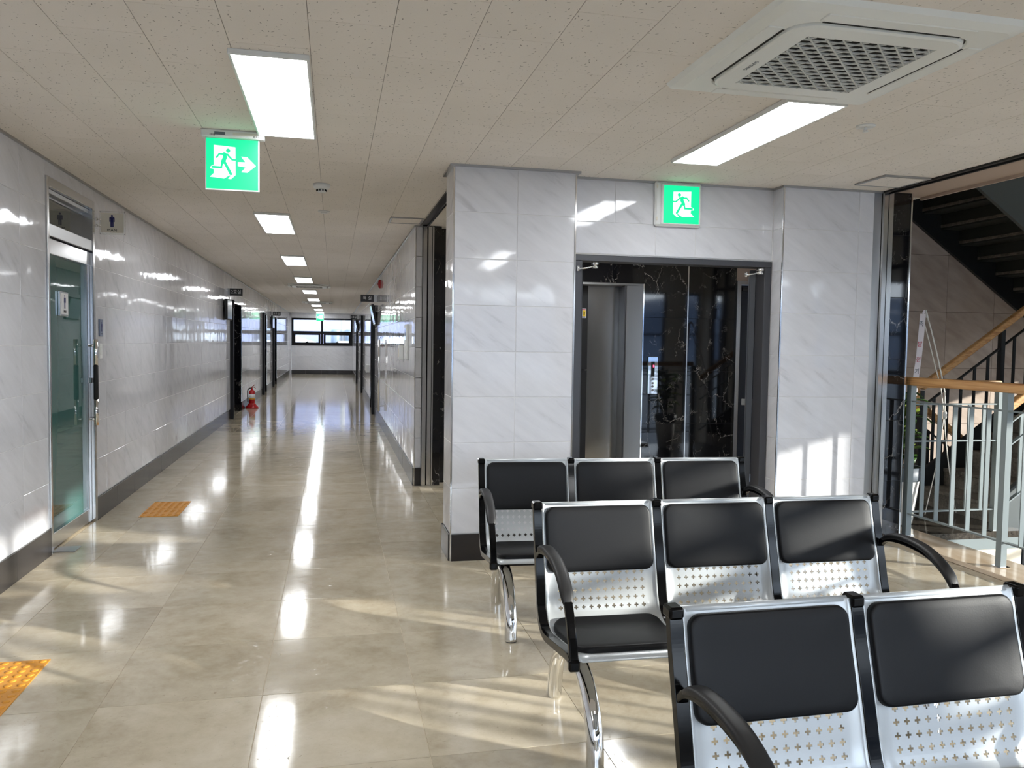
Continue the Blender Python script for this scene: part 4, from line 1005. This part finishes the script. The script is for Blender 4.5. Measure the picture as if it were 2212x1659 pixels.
# ------------------------------------------------------------------ exit signs
DOORP = [(545, 478), (828, 495), (830, 885), (770, 945), (730, 940), (768, 895), (745, 893), (680, 940), (492, 925), (545, 870), (543, 815), (495, 810), (500, 785), (520, 765), (545, 755)]
ARROW = [(860, 700), (960, 697), (903, 622), (985, 625), (1100, 742), (985, 842), (903, 838), (965, 770), (860, 755)]
STROKES = [([(682, 600), (694, 640), (662, 712)], 50), ([(728, 603), (615, 600), (583, 648)], 22), ([(722, 604), (785, 672), (838, 673)], 22), ([(675, 690), (768, 872)], 33), ([(660, 700), (640, 788), (528, 786)], 29)]
def exit_face(T, cx, y, z0, w, h, arrow=True, mirror=False, only_scale=1.0, flip=False):
    """glowing pictogram facing -Y"""
    def mp(px, py):
        u, v = (px-445)/685, (py-385)/700
        if mirror: u = .514-(u-.35)*1.22; v = v*1.05-.005
        if flip: u = 1-u
        return cx-w/2+u*w, z0+h*(1-v)
    fm = lambda d: (lambda a, b, q: (a, y-d-q, b))
    MB().box(cx-w/2, cx+w/2, y-.001, y+.004, z0, z0+h).build('green_face', 'exit_green', T, off=T.location)
    MB().prism([mp(*q) for q in DOORP], fm(.001), 0, .0006).build('doorway_mark', 'exit_white', T, off=T.location)
    if arrow: MB().prism([mp(*q) for q in ARROW], fm(.001), 0, .0006).build('arrow_mark', 'exit_white', T, off=T.location)
    mb = MB(); c = mp(733, 548); r = 29/700*h*(1.15 if mirror else 1)
    mb.prism([(c[0]+r*math.cos(k*PI/10), c[1]+r*math.sin(k*PI/10)) for k in range(20)], fm(.0018), 0, .0005)
    for i, (pl, wd) in enumerate(STROKES):
        q = [Vector((mp(*p)[0], y-.0020-i*.0001, mp(*p)[1])) for p in pl]; mb.strip(q, (0, 1, 0), .0004, wd/620*h*(1.12 if mirror else 1))
        for e in q: 
            rr = wd/1240*h*(1.12 if mirror else 1); mb.prism([(e.x+rr*math.cos(k*PI/6), e.z+rr*math.sin(k*PI/6)) for k in range(12)], lambda a, b, d, yy=e.y: (a, yy-d, b), 0, .0004)
    mb.build('running_figure_mark', 'exit_green', T, off=T.location)
def hang_exit(label, cx, y, w=.27, flip=False):
    T = thing('exit_sign', label, 'exit sign', (cx, y, H)); z1 = H-.045; z0 = z1-w
    mb = MB(); mb.cbox(cx-w/2-.025, cx+w/2+.035, y-.03, y+.03, H-.042, H, .006); hb_ = pyb('housing', mb, 'white_plastic', T)
    mb = MB()
    for k in range(5):
        for q in (cx-w*.42, cx+w*.42): mb.box(q+k*.006, q+k*.006+.0025, y-.0308, y-.0295, H-.036, H-.026)
    pyb('vent_slots', mb, 'ink', T)
    pyb('rating_plate', MB().box(cx-.09, cx-.035, y-.0306, y-.0298, H-.030, H-.014), 'pot_grey', T); pyb('print_block', MB().box(cx+.005, cx+.13, y-.0306, y-.0298, H-.030, H-.014), 'sign_beige', T)
    mb = MB(); mb.cbox(cx-w/2-.006, cx+w/2+.006, y-.006, y+.008, z0-.008, z1+.003, .002); pyb('acrylic_edge', mb, 'exit_white' if False else 'white_plastic', T)
    exit_face(T, cx, y-.0065, z0, w, w, True, False, flip=flip)
hang_exit('hanging green exit sign with a running figure and an arrow to the right', -.545, 4.69)
hang_exit('tiny hanging green exit sign before the far corridor window', -.56, 34.05, .29, True)
T = thing('exit_sign', 'square green exit sign without arrow, fixed to the tiled lintel above the fire door', 'exit sign', (2.332, YLN, 2.40))
mb = MB(); mb.cbox(2.160, 2.503, YLN-.035, YLN, 2.250, H-.002, .012); pyb('housing', mb, 'white_plastic', T)
mb = MB(); mb.cbox(2.200, 2.496, YLN-.044, YLN-.034, 2.262, 2.54, .004); pyb('cover_frame', mb, 'white_plastic', T)
for q in ((2.172, 2.30), (2.172, 2.52), (2.488, 2.30), (2.488, 2.52)): pyb('clip', MB().cbox(q[0]-.005, q[0]+.007, YLN-.040, YLN-.03, q[1]-.012, q[1]+.012, .002), 'sign_beige', T)
exit_face(T, 2.349, YLN-.046, 2.272, .262, .256, False, True)

# ------------------------------------------------------------------ washroom signs, plates
def man_fig(mb, c, U, V, s):
    """standing figure pictogram; c centre, s height"""
    U, V = Vector(U), Vector(V); N = U.cross(V)
    def P(a, b, d): return Vector(c)+U*a*s+V*b*s+N*d
    def poly(pts, d=.0006): mb.prism(pts, lambda a, b, q: P(a, b, q), 0, d)
    poly([(.085*math.cos(k*PI/8), .41+.085*math.sin(k*PI/8)) for k in range(16)])
    poly([(-.20, .26), (-.16, .30), (.16, .30), (.20, .26), (.20, -.08), (.13, -.08), (.13, .20), (-.13, .20), (-.13, -.08), (-.20, -.08)][::-1])
    poly([(-.12, .21), (.12, .21), (.12, -.12), (-.12, -.12)][::-1]); poly([(-.12, -.12), (-.012, -.12), (-.012, -.5), (-.12, -.5)][::-1]); poly([(.012, -.12), (.12, -.12), (.12, -.5), (.012, -.5)][::-1])
ym = 6.83; sx0, sx1, sz0, sz1 = -1.765, -1.60, 2.235, 2.385
T = thing('washroom_sign', 'projecting MAN sign with a blue figure beside the washroom door top', 'sign', (XL, ym, 2.31))
pyb('acrylic_plate', MB().cbox(sx0-.008, sx1+.014, ym-.004, ym+.004, sz0-.016, sz1+.014, .001), 'acrylic', T)
pyb('sign_face', MB().box(sx0, sx1, ym-.0055, ym-.0045, sz0, sz1), 'sign_beige', T)
mb = MB(); man_fig(mb, (-1.683, ym-.0062, 2.325), X, Z, .095); pyb('figure_mark', mb, 'navy', T)
text('lettering', 'MAN', .026, 'ink', T, (-1.683, ym-.0064, 2.254), X, Z, off=T.location, sx=1.25)
mb = MB()
for z in (2.285, 2.335): mb.cyl((XL, ym, z), (XL+.012, ym, z), .013, 14); mb.cyl((XL+.01, ym, z), (sx0+.005, ym, z), .006, 10)
pyb('wall_bracket', mb, 'chrome', T)
mb = MB()
for q in ((sx0-.002, sz0-.01), (sx0-.002, sz1+.008), (sx1+.008, sz0-.01), (sx1+.008, sz1+.008)): mb.cyl((q[0], ym-.008, q[1]), (q[0], ym+.006, q[1]), .004, 8)
pyb('corner_pin', mb, 'satin_steel', T)
def wall_plate(name, label, y0, y1, z0, z1, x, fmat, cat, fig=None, word=None, depth=.012):
    T = thing(name, label, cat, (x, (y0+y1)/2, (z0+z1)/2))
    pyb('plate_body', MB().cbox(x, x+depth, y0, y1, z0, z1, .003), fmat, T)
    return T
gx = XL-.034
T = wall_plate('washroom_sign', 'white framed man sign on the teal washroom door glass', 6.03, 6.20, 1.565, 1.735, gx, 'trim_chrome', 'sign', depth=.018)
pyb('sign_face', MB().box(gx+.018, gx+.0195, 6.042, 6.188, 1.578, 1.722), 'sticker_white', T)
mb = MB(); man_fig(mb, (gx+.020, 6.115, 1.665), Y, Z, .095); pyb('figure_mark', mb, 'navy', T)
text('lettering', 'MAN', .024, 'ink', T, (gx+.021, 6.115, 1.597), Y, Z, off=T.location)
T = wall_plate('washroom_sign', 'blue-grey raised figure plate on the tiles right of the washroom door', 6.865, 6.955, 1.43, 1.565, XL, 'sign_blue_grey', 'sign', depth=.012)
mb = MB(); man_fig(mb, (XL+.013, 6.91, 1.507), Y, Z, .075); pyb('figure_mark', mb, 'navy', T)
pyb('braille_strip', MB().box(XL+.0125, XL+.0140, 6.885, 6.935, 1.447, 1.453), 'ink', T)
T = wall_plate('light_switch', 'white switch plate under the blue-grey figure plate', 6.865, 6.935, 1.255, 1.375, XL, 'white_plastic', 'switch', depth=.010)
pyb('rocker', MB().cbox(XL+.009, XL+.014, 6.88, 6.92, 1.285, 1.345, .002), 'white_plastic', T)

# room signs that project from the corridor walls
def room_sign(label, side, y, word, zc, w=.215, h=.125):
    s = 1 if side == 'L' else -1; xw = XL if s == 1 else XR
    T = thing('room_sign', label, 'sign', (xw, y, zc)); a, b = sorted((xw+s*.03, xw+s*(.03+w)))
    pyb('sign_board', MB().cbox(a, b, y-.006, y+.006, zc-h/2, zc+h/2, .002), 'sign_dark', T)
    pyb('wall_bracket', MB().cbox(*sorted((xw, xw+s*.032)), y-.012, y+.012, zc-h/2, zc+h/2, .002), 'satin_steel', T)
    text('lettering', word, h*.62, 'sign_letter', T, ((a+b)/2, y-.0068, zc), X, Z, off=T.location, sx=.95)
    return T
room_sign('dark room sign reading 2호실 on the left corridor wall', 'L', 14.77, '2호실', 2.24)
room_sign('small dark room sign reading 3호실 farther along the left wall', 'L', 25.0, '3호실', 2.20)
room_sign('dark room sign reading 특실 on the right corridor wall', 'R', 15.76, '특 실', 2.245, .25, .135)
room_sign('small dark room sign reading 1호실 far along the right wall', 'R', 27.1, '1호실', 2.20)
def monitor(label, side, y0, y1, z0, z1, tilt=0):
    s = 1 if side == 'L' else -1; xw = XL if s == 1 else XR
    T = thing('name_monitor', label, 'monitor', (xw, (y0+y1)/2, (z0+z1)/2)); hy = (y1-y0)/2; hz = (z1-z0)/2
    R = Matrix.Translation((s*.055, 0, 0)) @ Matrix.Rotation(s*tilt, 4, 'Y')
    MB().cbox(-.025, .025, -hy, hy, -hz, hz, .006, mat=R).build('monitor_case', 'matte_black', T)
    xx = sorted((s*.0252, s*.0262)); MB().box(xx[0], xx[1], -hy+.02, hy-.02, -hz+.02, hz-.02, mat=R).build('screen', 'screen', T)
    MB().cbox(*sorted((0, s*.05)), -.05, .05, -.06, .06, .003).build('wall_bracket', 'matte_black', T)
monitor('flat black monitor on the left wall before the 2호실 sign', 'L', 14.08, 14.72, 1.75, 2.09)
monitor('tilted black monitor on the right wall under the 특실 sign', 'R', 14.9, 15.6, 1.72, 2.10, .22)
monitor('small far monitor on the left wall under the 3호실 sign', 'L', 24.2, 24.9, 1.75, 2.12)
monitor('small far tilted monitor on the right wall under the 1호실 sign', 'R', 26.2, 26.9, 1.74, 2.10, .22)
T = thing('keypad_lock', 'small dark keypad hanging on the marble frame below the 2호실 sign', 'keypad', (-1.765, 15.0, 2.02))
MB().cbox(-.02, .05, -.012, .012, -.05, .085, .004).build('keypad_body', 'ink', T); MB().lathe((.0, -.012, -.06), [(.001, 0), (.012, 0), (.012, .01), (.001, .01)], 12, '-y').build('keypad_lamp', 'chrome', T)

T = thing('alarm_bell', 'round red fire alarm on the right wall above the 특실 sign', 'alarm', (XR, 14.05, 2.405))
MB().lathe((0, 0, 0), [(.001, 0), (.075, 0), (.075, .02), (.06, .035), (.03, .042), (.001, .042)], 28, '-x').build('bell_dome', 'red_paint', T)
MB().lathe((-.042, 0, 0), [(.001, 0), (.02, 0), (.018, .008), (.001, .008)], 16, '-x').build('bell_centre', 'red_dark', T)
T = thing('pull_bar', 'long upright chrome bar standing off the right corridor wall', 'bar', (XR, 13.3, .87))
mb = MB(); mb.cyl((-.055, 0, -.585), (-.055, 0, .585), .018, 16); mb.build('bar', 'chrome', T)
mb = MB(); mb.cyl((-.055, 0, .5), (0, 0, .5), .009, 10); mb.cyl((-.055, 0, -.5), (0, 0, -.5), .009, 10); mb.build('standoff', 'chrome', T)
T = thing('red_tag', 'small red tag hanging on the wall left of the chrome bar', 'tag', (XR, 13.9, 1.37))
MB().cbox(-.03, -.022, -.03, .03, -.06, .06, .003).build('tag_body', 'red_paint', T); MB().tube([(-.026, 0, .06), (-.02, 0, .10), (-.0, 0, .12)], .005, 8).build('hook', 'ink', T)
T = thing('control_panel', 'white rectangular control panel on the right wall near the tiled corner', 'control panel', (XR, 8.72, 1.42))
MB().cbox(-.028, 0, -.13, .13, -.19, .19, .005).build('panel_case', 'white_plastic', T); MB().box(-.0295, -.0275, -.09, .09, .02, .15).build('display', 'screen', T)
MB().cbox(-.032, -.028, -.08, .08, -.12, -.04, .002).build('button_cover', 'white_plastic', T)
T = thing('control_panel', 'smaller white box on the right wall beyond the control panel', 'control panel', (XR, 9.35, 1.30))
MB().cbox(-.05, 0, -.10, .10, -.08, .08, .006).build('panel_case', 'white_plastic', T); MB().box(-.0515, -.0495, -.06, .06, -.05, .05).build('window', 'sign_beige', T)
T = thing('socket_box', 'white low box on the right wall beyond the 특실 doorway', 'wall box', (XR, 19.2, .78))
MB().cbox(-.045, 0, -.12, .12, -.09, .09, .006).build('box_case', 'white_plastic', T); MB().box(-.0465, -.0445, -.08, .08, -.05, .03).build('box_cover', 'sign_beige', T)

# ------------------------------------------------------------------ fire extinguisher
T = thing('fire_extinguisher', 'red fire extinguisher on its red floor stand against the left corridor wall', 'fire extinguisher', (-1.655, 17.45, 0))
MB().lathe((0, 0, 0), [(.001, 0), (.13, 0), (.13, .02), (.115, .04), (.072, .085), (.068, .10), (.001, .10)], 28).build('floor_stand', 'red_paint', T)
MB().lathe((0, 0, .09), [(.001, 0), (.058, 0), (.061, .01), (.061, .235), (.056, .262), (.035, .285), (.018, .295), (.016, .32), (.001, .32)], 28).build('cylinder', 'red_paint', T)
MB().lathe((0, 0, .21), [(.0618, 0), (.0622, 0), (.0622, .08), (.0618, .08)], 28).build('paper_label', 'sticker_white', T)
MB().lathe((0, 0, .185), [(.0618, 0), (.0622, 0), (.0622, .015), (.0618, .015)], 28).build('yellow_band', 'gauge_yellow', T)
mb = MB(); mb.cyl((0, 0, .40), (0, 0, .425), .016, 12); mb.tube([(-.01, 0, .425), (.04, 0, .435), (.075, 0, .405)], .006, 8); mb.tube([(-.015, 0, .43), (.03, 0, .465), (.06, 0, .49)], .006, 8)
mb.build('valve_lever', 'red_dark', T)
MB().tube(catmull([(-.01, 0, .415), (-.05, 0, .41), (-.085, 0, .37), (-.088, 0, .28), (-.085, 0, .16), (-.08, 0, .12)], 5), .011, 10).build('hose', 'rubber', T)

# ------------------------------------------------------------------ tactile paving
def pad(label, x0, y0, n):
    T = thing('tactile_pad', label, 'tactile pad', (x0, y0, 0))
    for k in range(n):
        mb = MB(); a = k*.302; mb.cbox(0, .298, a, a+.298, 0, .004, .001)
        for i in range(6):
            for j in range(6): mb.lathe((.025+i*.0496, a+.025+j*.0496, .004), [(.0165, 0), (.013, .0025), (.007, .004), (.001, .0045)], 10)
        mb.build('pad_tile', 'orange_pad', T)
pad('orange studded pad on the floor beyond the glazed washroom door', -1.512, 6.82, 2)
pad('orange studded pad at the left edge of the picture, nearest the camera', -1.512, 3.24, 2)

# ------------------------------------------------------------------ plant, ribbon and its wire stand behind the railing
PXc, PYc = 4.535, 5.70
T = thing('planter', 'tall white planter with a grey rim and a leafy plant behind the ledge railing', 'plant', (PXc, PYc, 0))
MB().lathe((0, 0, 0), [(.001, 0), (.085, 0), (.095, .01), (.140, .37), (.001, .37)], 28).build('pot', 'pot_white', T)
MB().lathe((0, 0, .36), [(.001, 0), (.144, 0), (.150, .01), (.152, .11), (.142, .11), (.138, .09), (.001, .09)], 28).build('pot_rim', 'pot_grey', T)
MB().lathe((0, 0, .445), [(.001, 0), (.136, 0), (.12, .01), (.001, .014)], 20).build('soil', 'soil', T)
mb = MB(); mb.tube(catmull([(0, 0, .44), (.02, .01, .62), (-.02, 0, .85), (.0, .02, .98)], 4), .009, 8); mb.tube(catmull([(.01, 0, .55), (-.05, -.02, .7), (-.09, -.02, .85)], 4), .006, 8); mb.build('stem', 'stem', T)
random.seed(11)
def leafm(base, dr, L, wd, droop):
    mb = MB(); d = Vector(dr).normalized(); sd = d.cross(Z).normalized(); vs = []; n = 7
    for i in range(n+1):
        t = i/n; c = Vector(base)+d*L*t+Z*(math.sin(t*PI*.6)*.05-droop*t*t); w_ = wd*math.sin(PI*min(1, t*.93+.05))**.8
        vs += [c-sd*w_+Z*.012*w_/wd, c-Z*.004, c+sd*w_+Z*.012*w_/wd]
    fs = []
    for i in range(n): fs += [(i*3, i*3+1, i*3+4, i*3+3), (i*3+1, i*3+2, i*3+5, i*3+4)]
    mb.add(vs, fs, True); return mb
for k in range(40):
    a = k*2.4+random.uniform(-.3, .3); z = .50+k*.0135; st = (random.uniform(-.02, .02)-(.06 if k % 3 == 0 else 0), 0, z)
    o = leafm(st, (math.cos(a), math.sin(a), random.uniform(.1, .5)), random.uniform(.17, .24), random.uniform(.045, .062), random.uniform(.04, .12)).build('leaf', 'leaf_light' if k % 4 == 0 else 'leaf', T)
    so = o.modifiers.new('s', 'SOLIDIFY'); so.thickness = .0015
K_ = 5.85/5.95
def sp(*p): return [Vector((a*K_, b*K_, (c-EYE)*K_+EYE)) for a, b, c in p]
T = thing('ribbon_stand', 'thin white bent-wire stand with an inline joint rising behind the railing', 'stand', (5.21, 5.85, 0))
top = sp((4.907, 5.95, 1.754), (4.974, 5.95, 1.582), (5.039, 5.95, 1.385), (5.094, 5.95, 1.199), (5.133, 5.95, 1.048), (5.141, 5.95, .896))
lw = sp((4.903, 5.95, 1.64), (4.961, 5.95, 1.475), (5.025, 5.95, 1.286), (5.09, 5.95, 1.096), (5.127, 5.95, .896))
rd = sp((5.14, 5.95, .828), (5.169, 5.95, .607), (5.232, 5.95, .284), (5.297, 5.95, .004))
low = sp((5.13, 5.95, .828), (5.118, 5.95, .708), (5.091, 5.95, .488), (5.008, 5.95, .107), (4.985, 5.95, .0))
for pl, rr in ((top, .0055), (lw, .0045), (rd, .0045), (low, .004)): pyb('wire', MB().tube(catmull(pl, 4), rr, 8), 'white_wire', T)
c = sp((5.143, 5.95, .86))[0]; pyb('joint', MB().lathe(c, [(.001, -.035), (.012, -.032), (.016, -.01), (.016, .02), (.010, .032), (.001, .034)], 16), 'white_plastic', T)
c = sp((4.917, 5.95, 1.734))[0]; pyb('end_cap', MB().tube([c+Vector((-.008, 0, .02)), c+Vector((.012, 0, -.04))], .009, 10), 'white_plastic', T)
rb = sp((4.869, 5.93, 1.725), (4.859, 5.93, 1.56), (4.845, 5.93, 1.364), (4.826, 5.93, 1.199), (4.812, 5.93, 1.03))
T = thing('congratulation_ribbon', 'pale ribbon with red lettering hanging from the white wire stand', 'ribbon', rb[-1])
pyb('ribbon_band', MB().strip(catmull(rb, 4), (1, -.1, 0), .052, .001), 'ribbon', T)
pyb('ribbon_loop', MB().strip(catmull(sp((4.865, 5.93, 1.72), (4.885, 5.94, 1.742), (4.905, 5.95, 1.745)), 4), (0, .2, 1), .03, .001), 'ribbon', T)
for ch, q, mt in (('축', (4.853, 5.9265, 1.638), 'pot_grey'), ('발', (4.847, 5.9265, 1.466), 'ribbon_red'), ('전', (4.838, 5.9265, 1.336), 'ribbon_red'), ('기', (4.828, 5.9265, 1.234), 'pot_grey')):
    text('lettering', ch, .05, mt, T, sp(q)[0], X, Vector((.08, 0, 1)), off=T.location)
mb = MB(); mt_ = Matrix.Translation((1.585, 2.74, .447)) @ Matrix.Rotation(.5, 4, 'Z') @ Matrix.Rotation(.9, 4, 'X')
mb.box(-.03, .03, -.02, .02, -.0005, .0005, mat=mt_); mb.box(-.03, .03, -.02, .02, -.0005, .0005, mat=mt_ @ Matrix.Translation((0, .02, -.012)) @ Matrix.Rotation(-1.2, 4, 'X'))
tag(mb.build('paper_slip', 'sticker_white', off=(1.585, 2.74, .43)), 'folded white paper slip on the middle seat of the middle bench', 'paper')

# ------------------------------------------------------------------ outside
mb = MB(); mb.box(-200, 400, -400, 400, -4.4, -4.2); struct('ground', mb, 'ground')
def ridge(name, r, base, amp, seed, a0, a1, n=140):
    random.seed(seed); ph = [(random.uniform(2, 5), random.uniform(0, 6), random.uniform(.5, 1)), (random.uniform(7, 12), random.uniform(0, 6), .35), (random.uniform(20, 40), random.uniform(0, 6), .12)]
    mb = MB(); vs = []
    for i in range(n+1):
        a = math.radians(a0+(a1-a0)*i/n); h = base+amp*sum(c*math.sin(b*a+p) for b, p, c in ph); h = max(2, h)
        x, y = r*math.cos(a), r*math.sin(a)
        vs += [(x*.72, y*.72, -5), (x*.88, y*.88, h*.6), (x, y, h), (x*1.15, y*1.15, -5)]
    fs = []
    for i in range(n):
        for k in range(3): fs.append((i*4+k, i*4+k+1, (i+1)*4+k+1, (i+1)*4+k))
    mb.add(vs, fs, True); o = mb.build(name, 'hill_hazy' if 'north' in name else 'hill'); o['kind'] = 'structure'; return o
ridge('hills_south', 320, 22, 10, 3, -175, -50)
ridge('hills_east', 420, 14, 5, 5, -50, 40)
ridge('hills_north', 260, 38, 8, 9, 60, 120)
T = thing('utility_pole', 'concrete utility pole seen through the right pane of the far corridor window', 'utility pole', (.55, 52, -4.2))
MB().cyl((0, 0, 0), (0, 0, 11), .19, 14, .13).build('pole_shaft', 'concrete', T)
MB().cbox(-1.2, 1.2, -.08, .08, 8.4, 8.55, .02).build('cross_arm', 'concrete', T)
for x in (-.45, .45): MB().lathe((x, -.35, 5.4), [(.001, 0), (.28, 0), (.30, .05), (.30, .85), (.26, .92), (.001, .92)], 20).build('transformer', 'pot_grey', T)
for x in (-1.0, -.4, .4, 1.0): MB().lathe((x, 0, 8.55), [(.04, 0), (.09, .05), (.04, .1), (.09, .15), (.03, .25)], 10).build('insulator', 'ink', T)
for i, (dz, yy) in enumerate(((8.3, 51.9), (7.3, 51.8), (6.6, 51.7))):
    mb = MB(); pts = [(-30+k*4, yy-.35, -4.2+dz+.02*(k-8)**2*.4+.02*k*i) for k in range(16)]; mb.tube(pts, .025, 6)
    tag(mb.build('overhead_cable', 'ink', off=(0, yy, 4)), ('topmost', 'middle', 'lowest')[i]+' dark overhead cable crossing behind the far corridor window', 'cable')
T = thing('outbuilding', 'low white roofed building seen through the lower left pane of the far window', 'building', (-4.5, 60, -4.2))
MB().box(-5, 3.2, 0, 7, 0, 5.3).build('wall', 'white_paint', T); MB().prism([(-5.4, 5.3), (3.6, 5.3), (-.9, 6.7)], lambda a, b, d: (a, d, b), -.4, 7.4).build('roof', 'white_plastic', T)
for x in (-3.5, -1, 1.4): MB().box(x-.5, x+.5, -.05, .02, 3.2, 4.4).build('window', 'pot_grey', T)
T = thing('switch_cabinet', 'pale grey outdoor cabinets seen through the lower right pane of the far window', 'cabinet', (1.2, 49, -4.2))
MB().cbox(-1.0, -.25, 0, .7, 0, 5.6, .03).build('cabinet_body', 'white_plastic', T); MB().cbox(.0, .95, 0, .7, 0, 5.5, .03).build('cabinet_body', 'pot_grey', T)
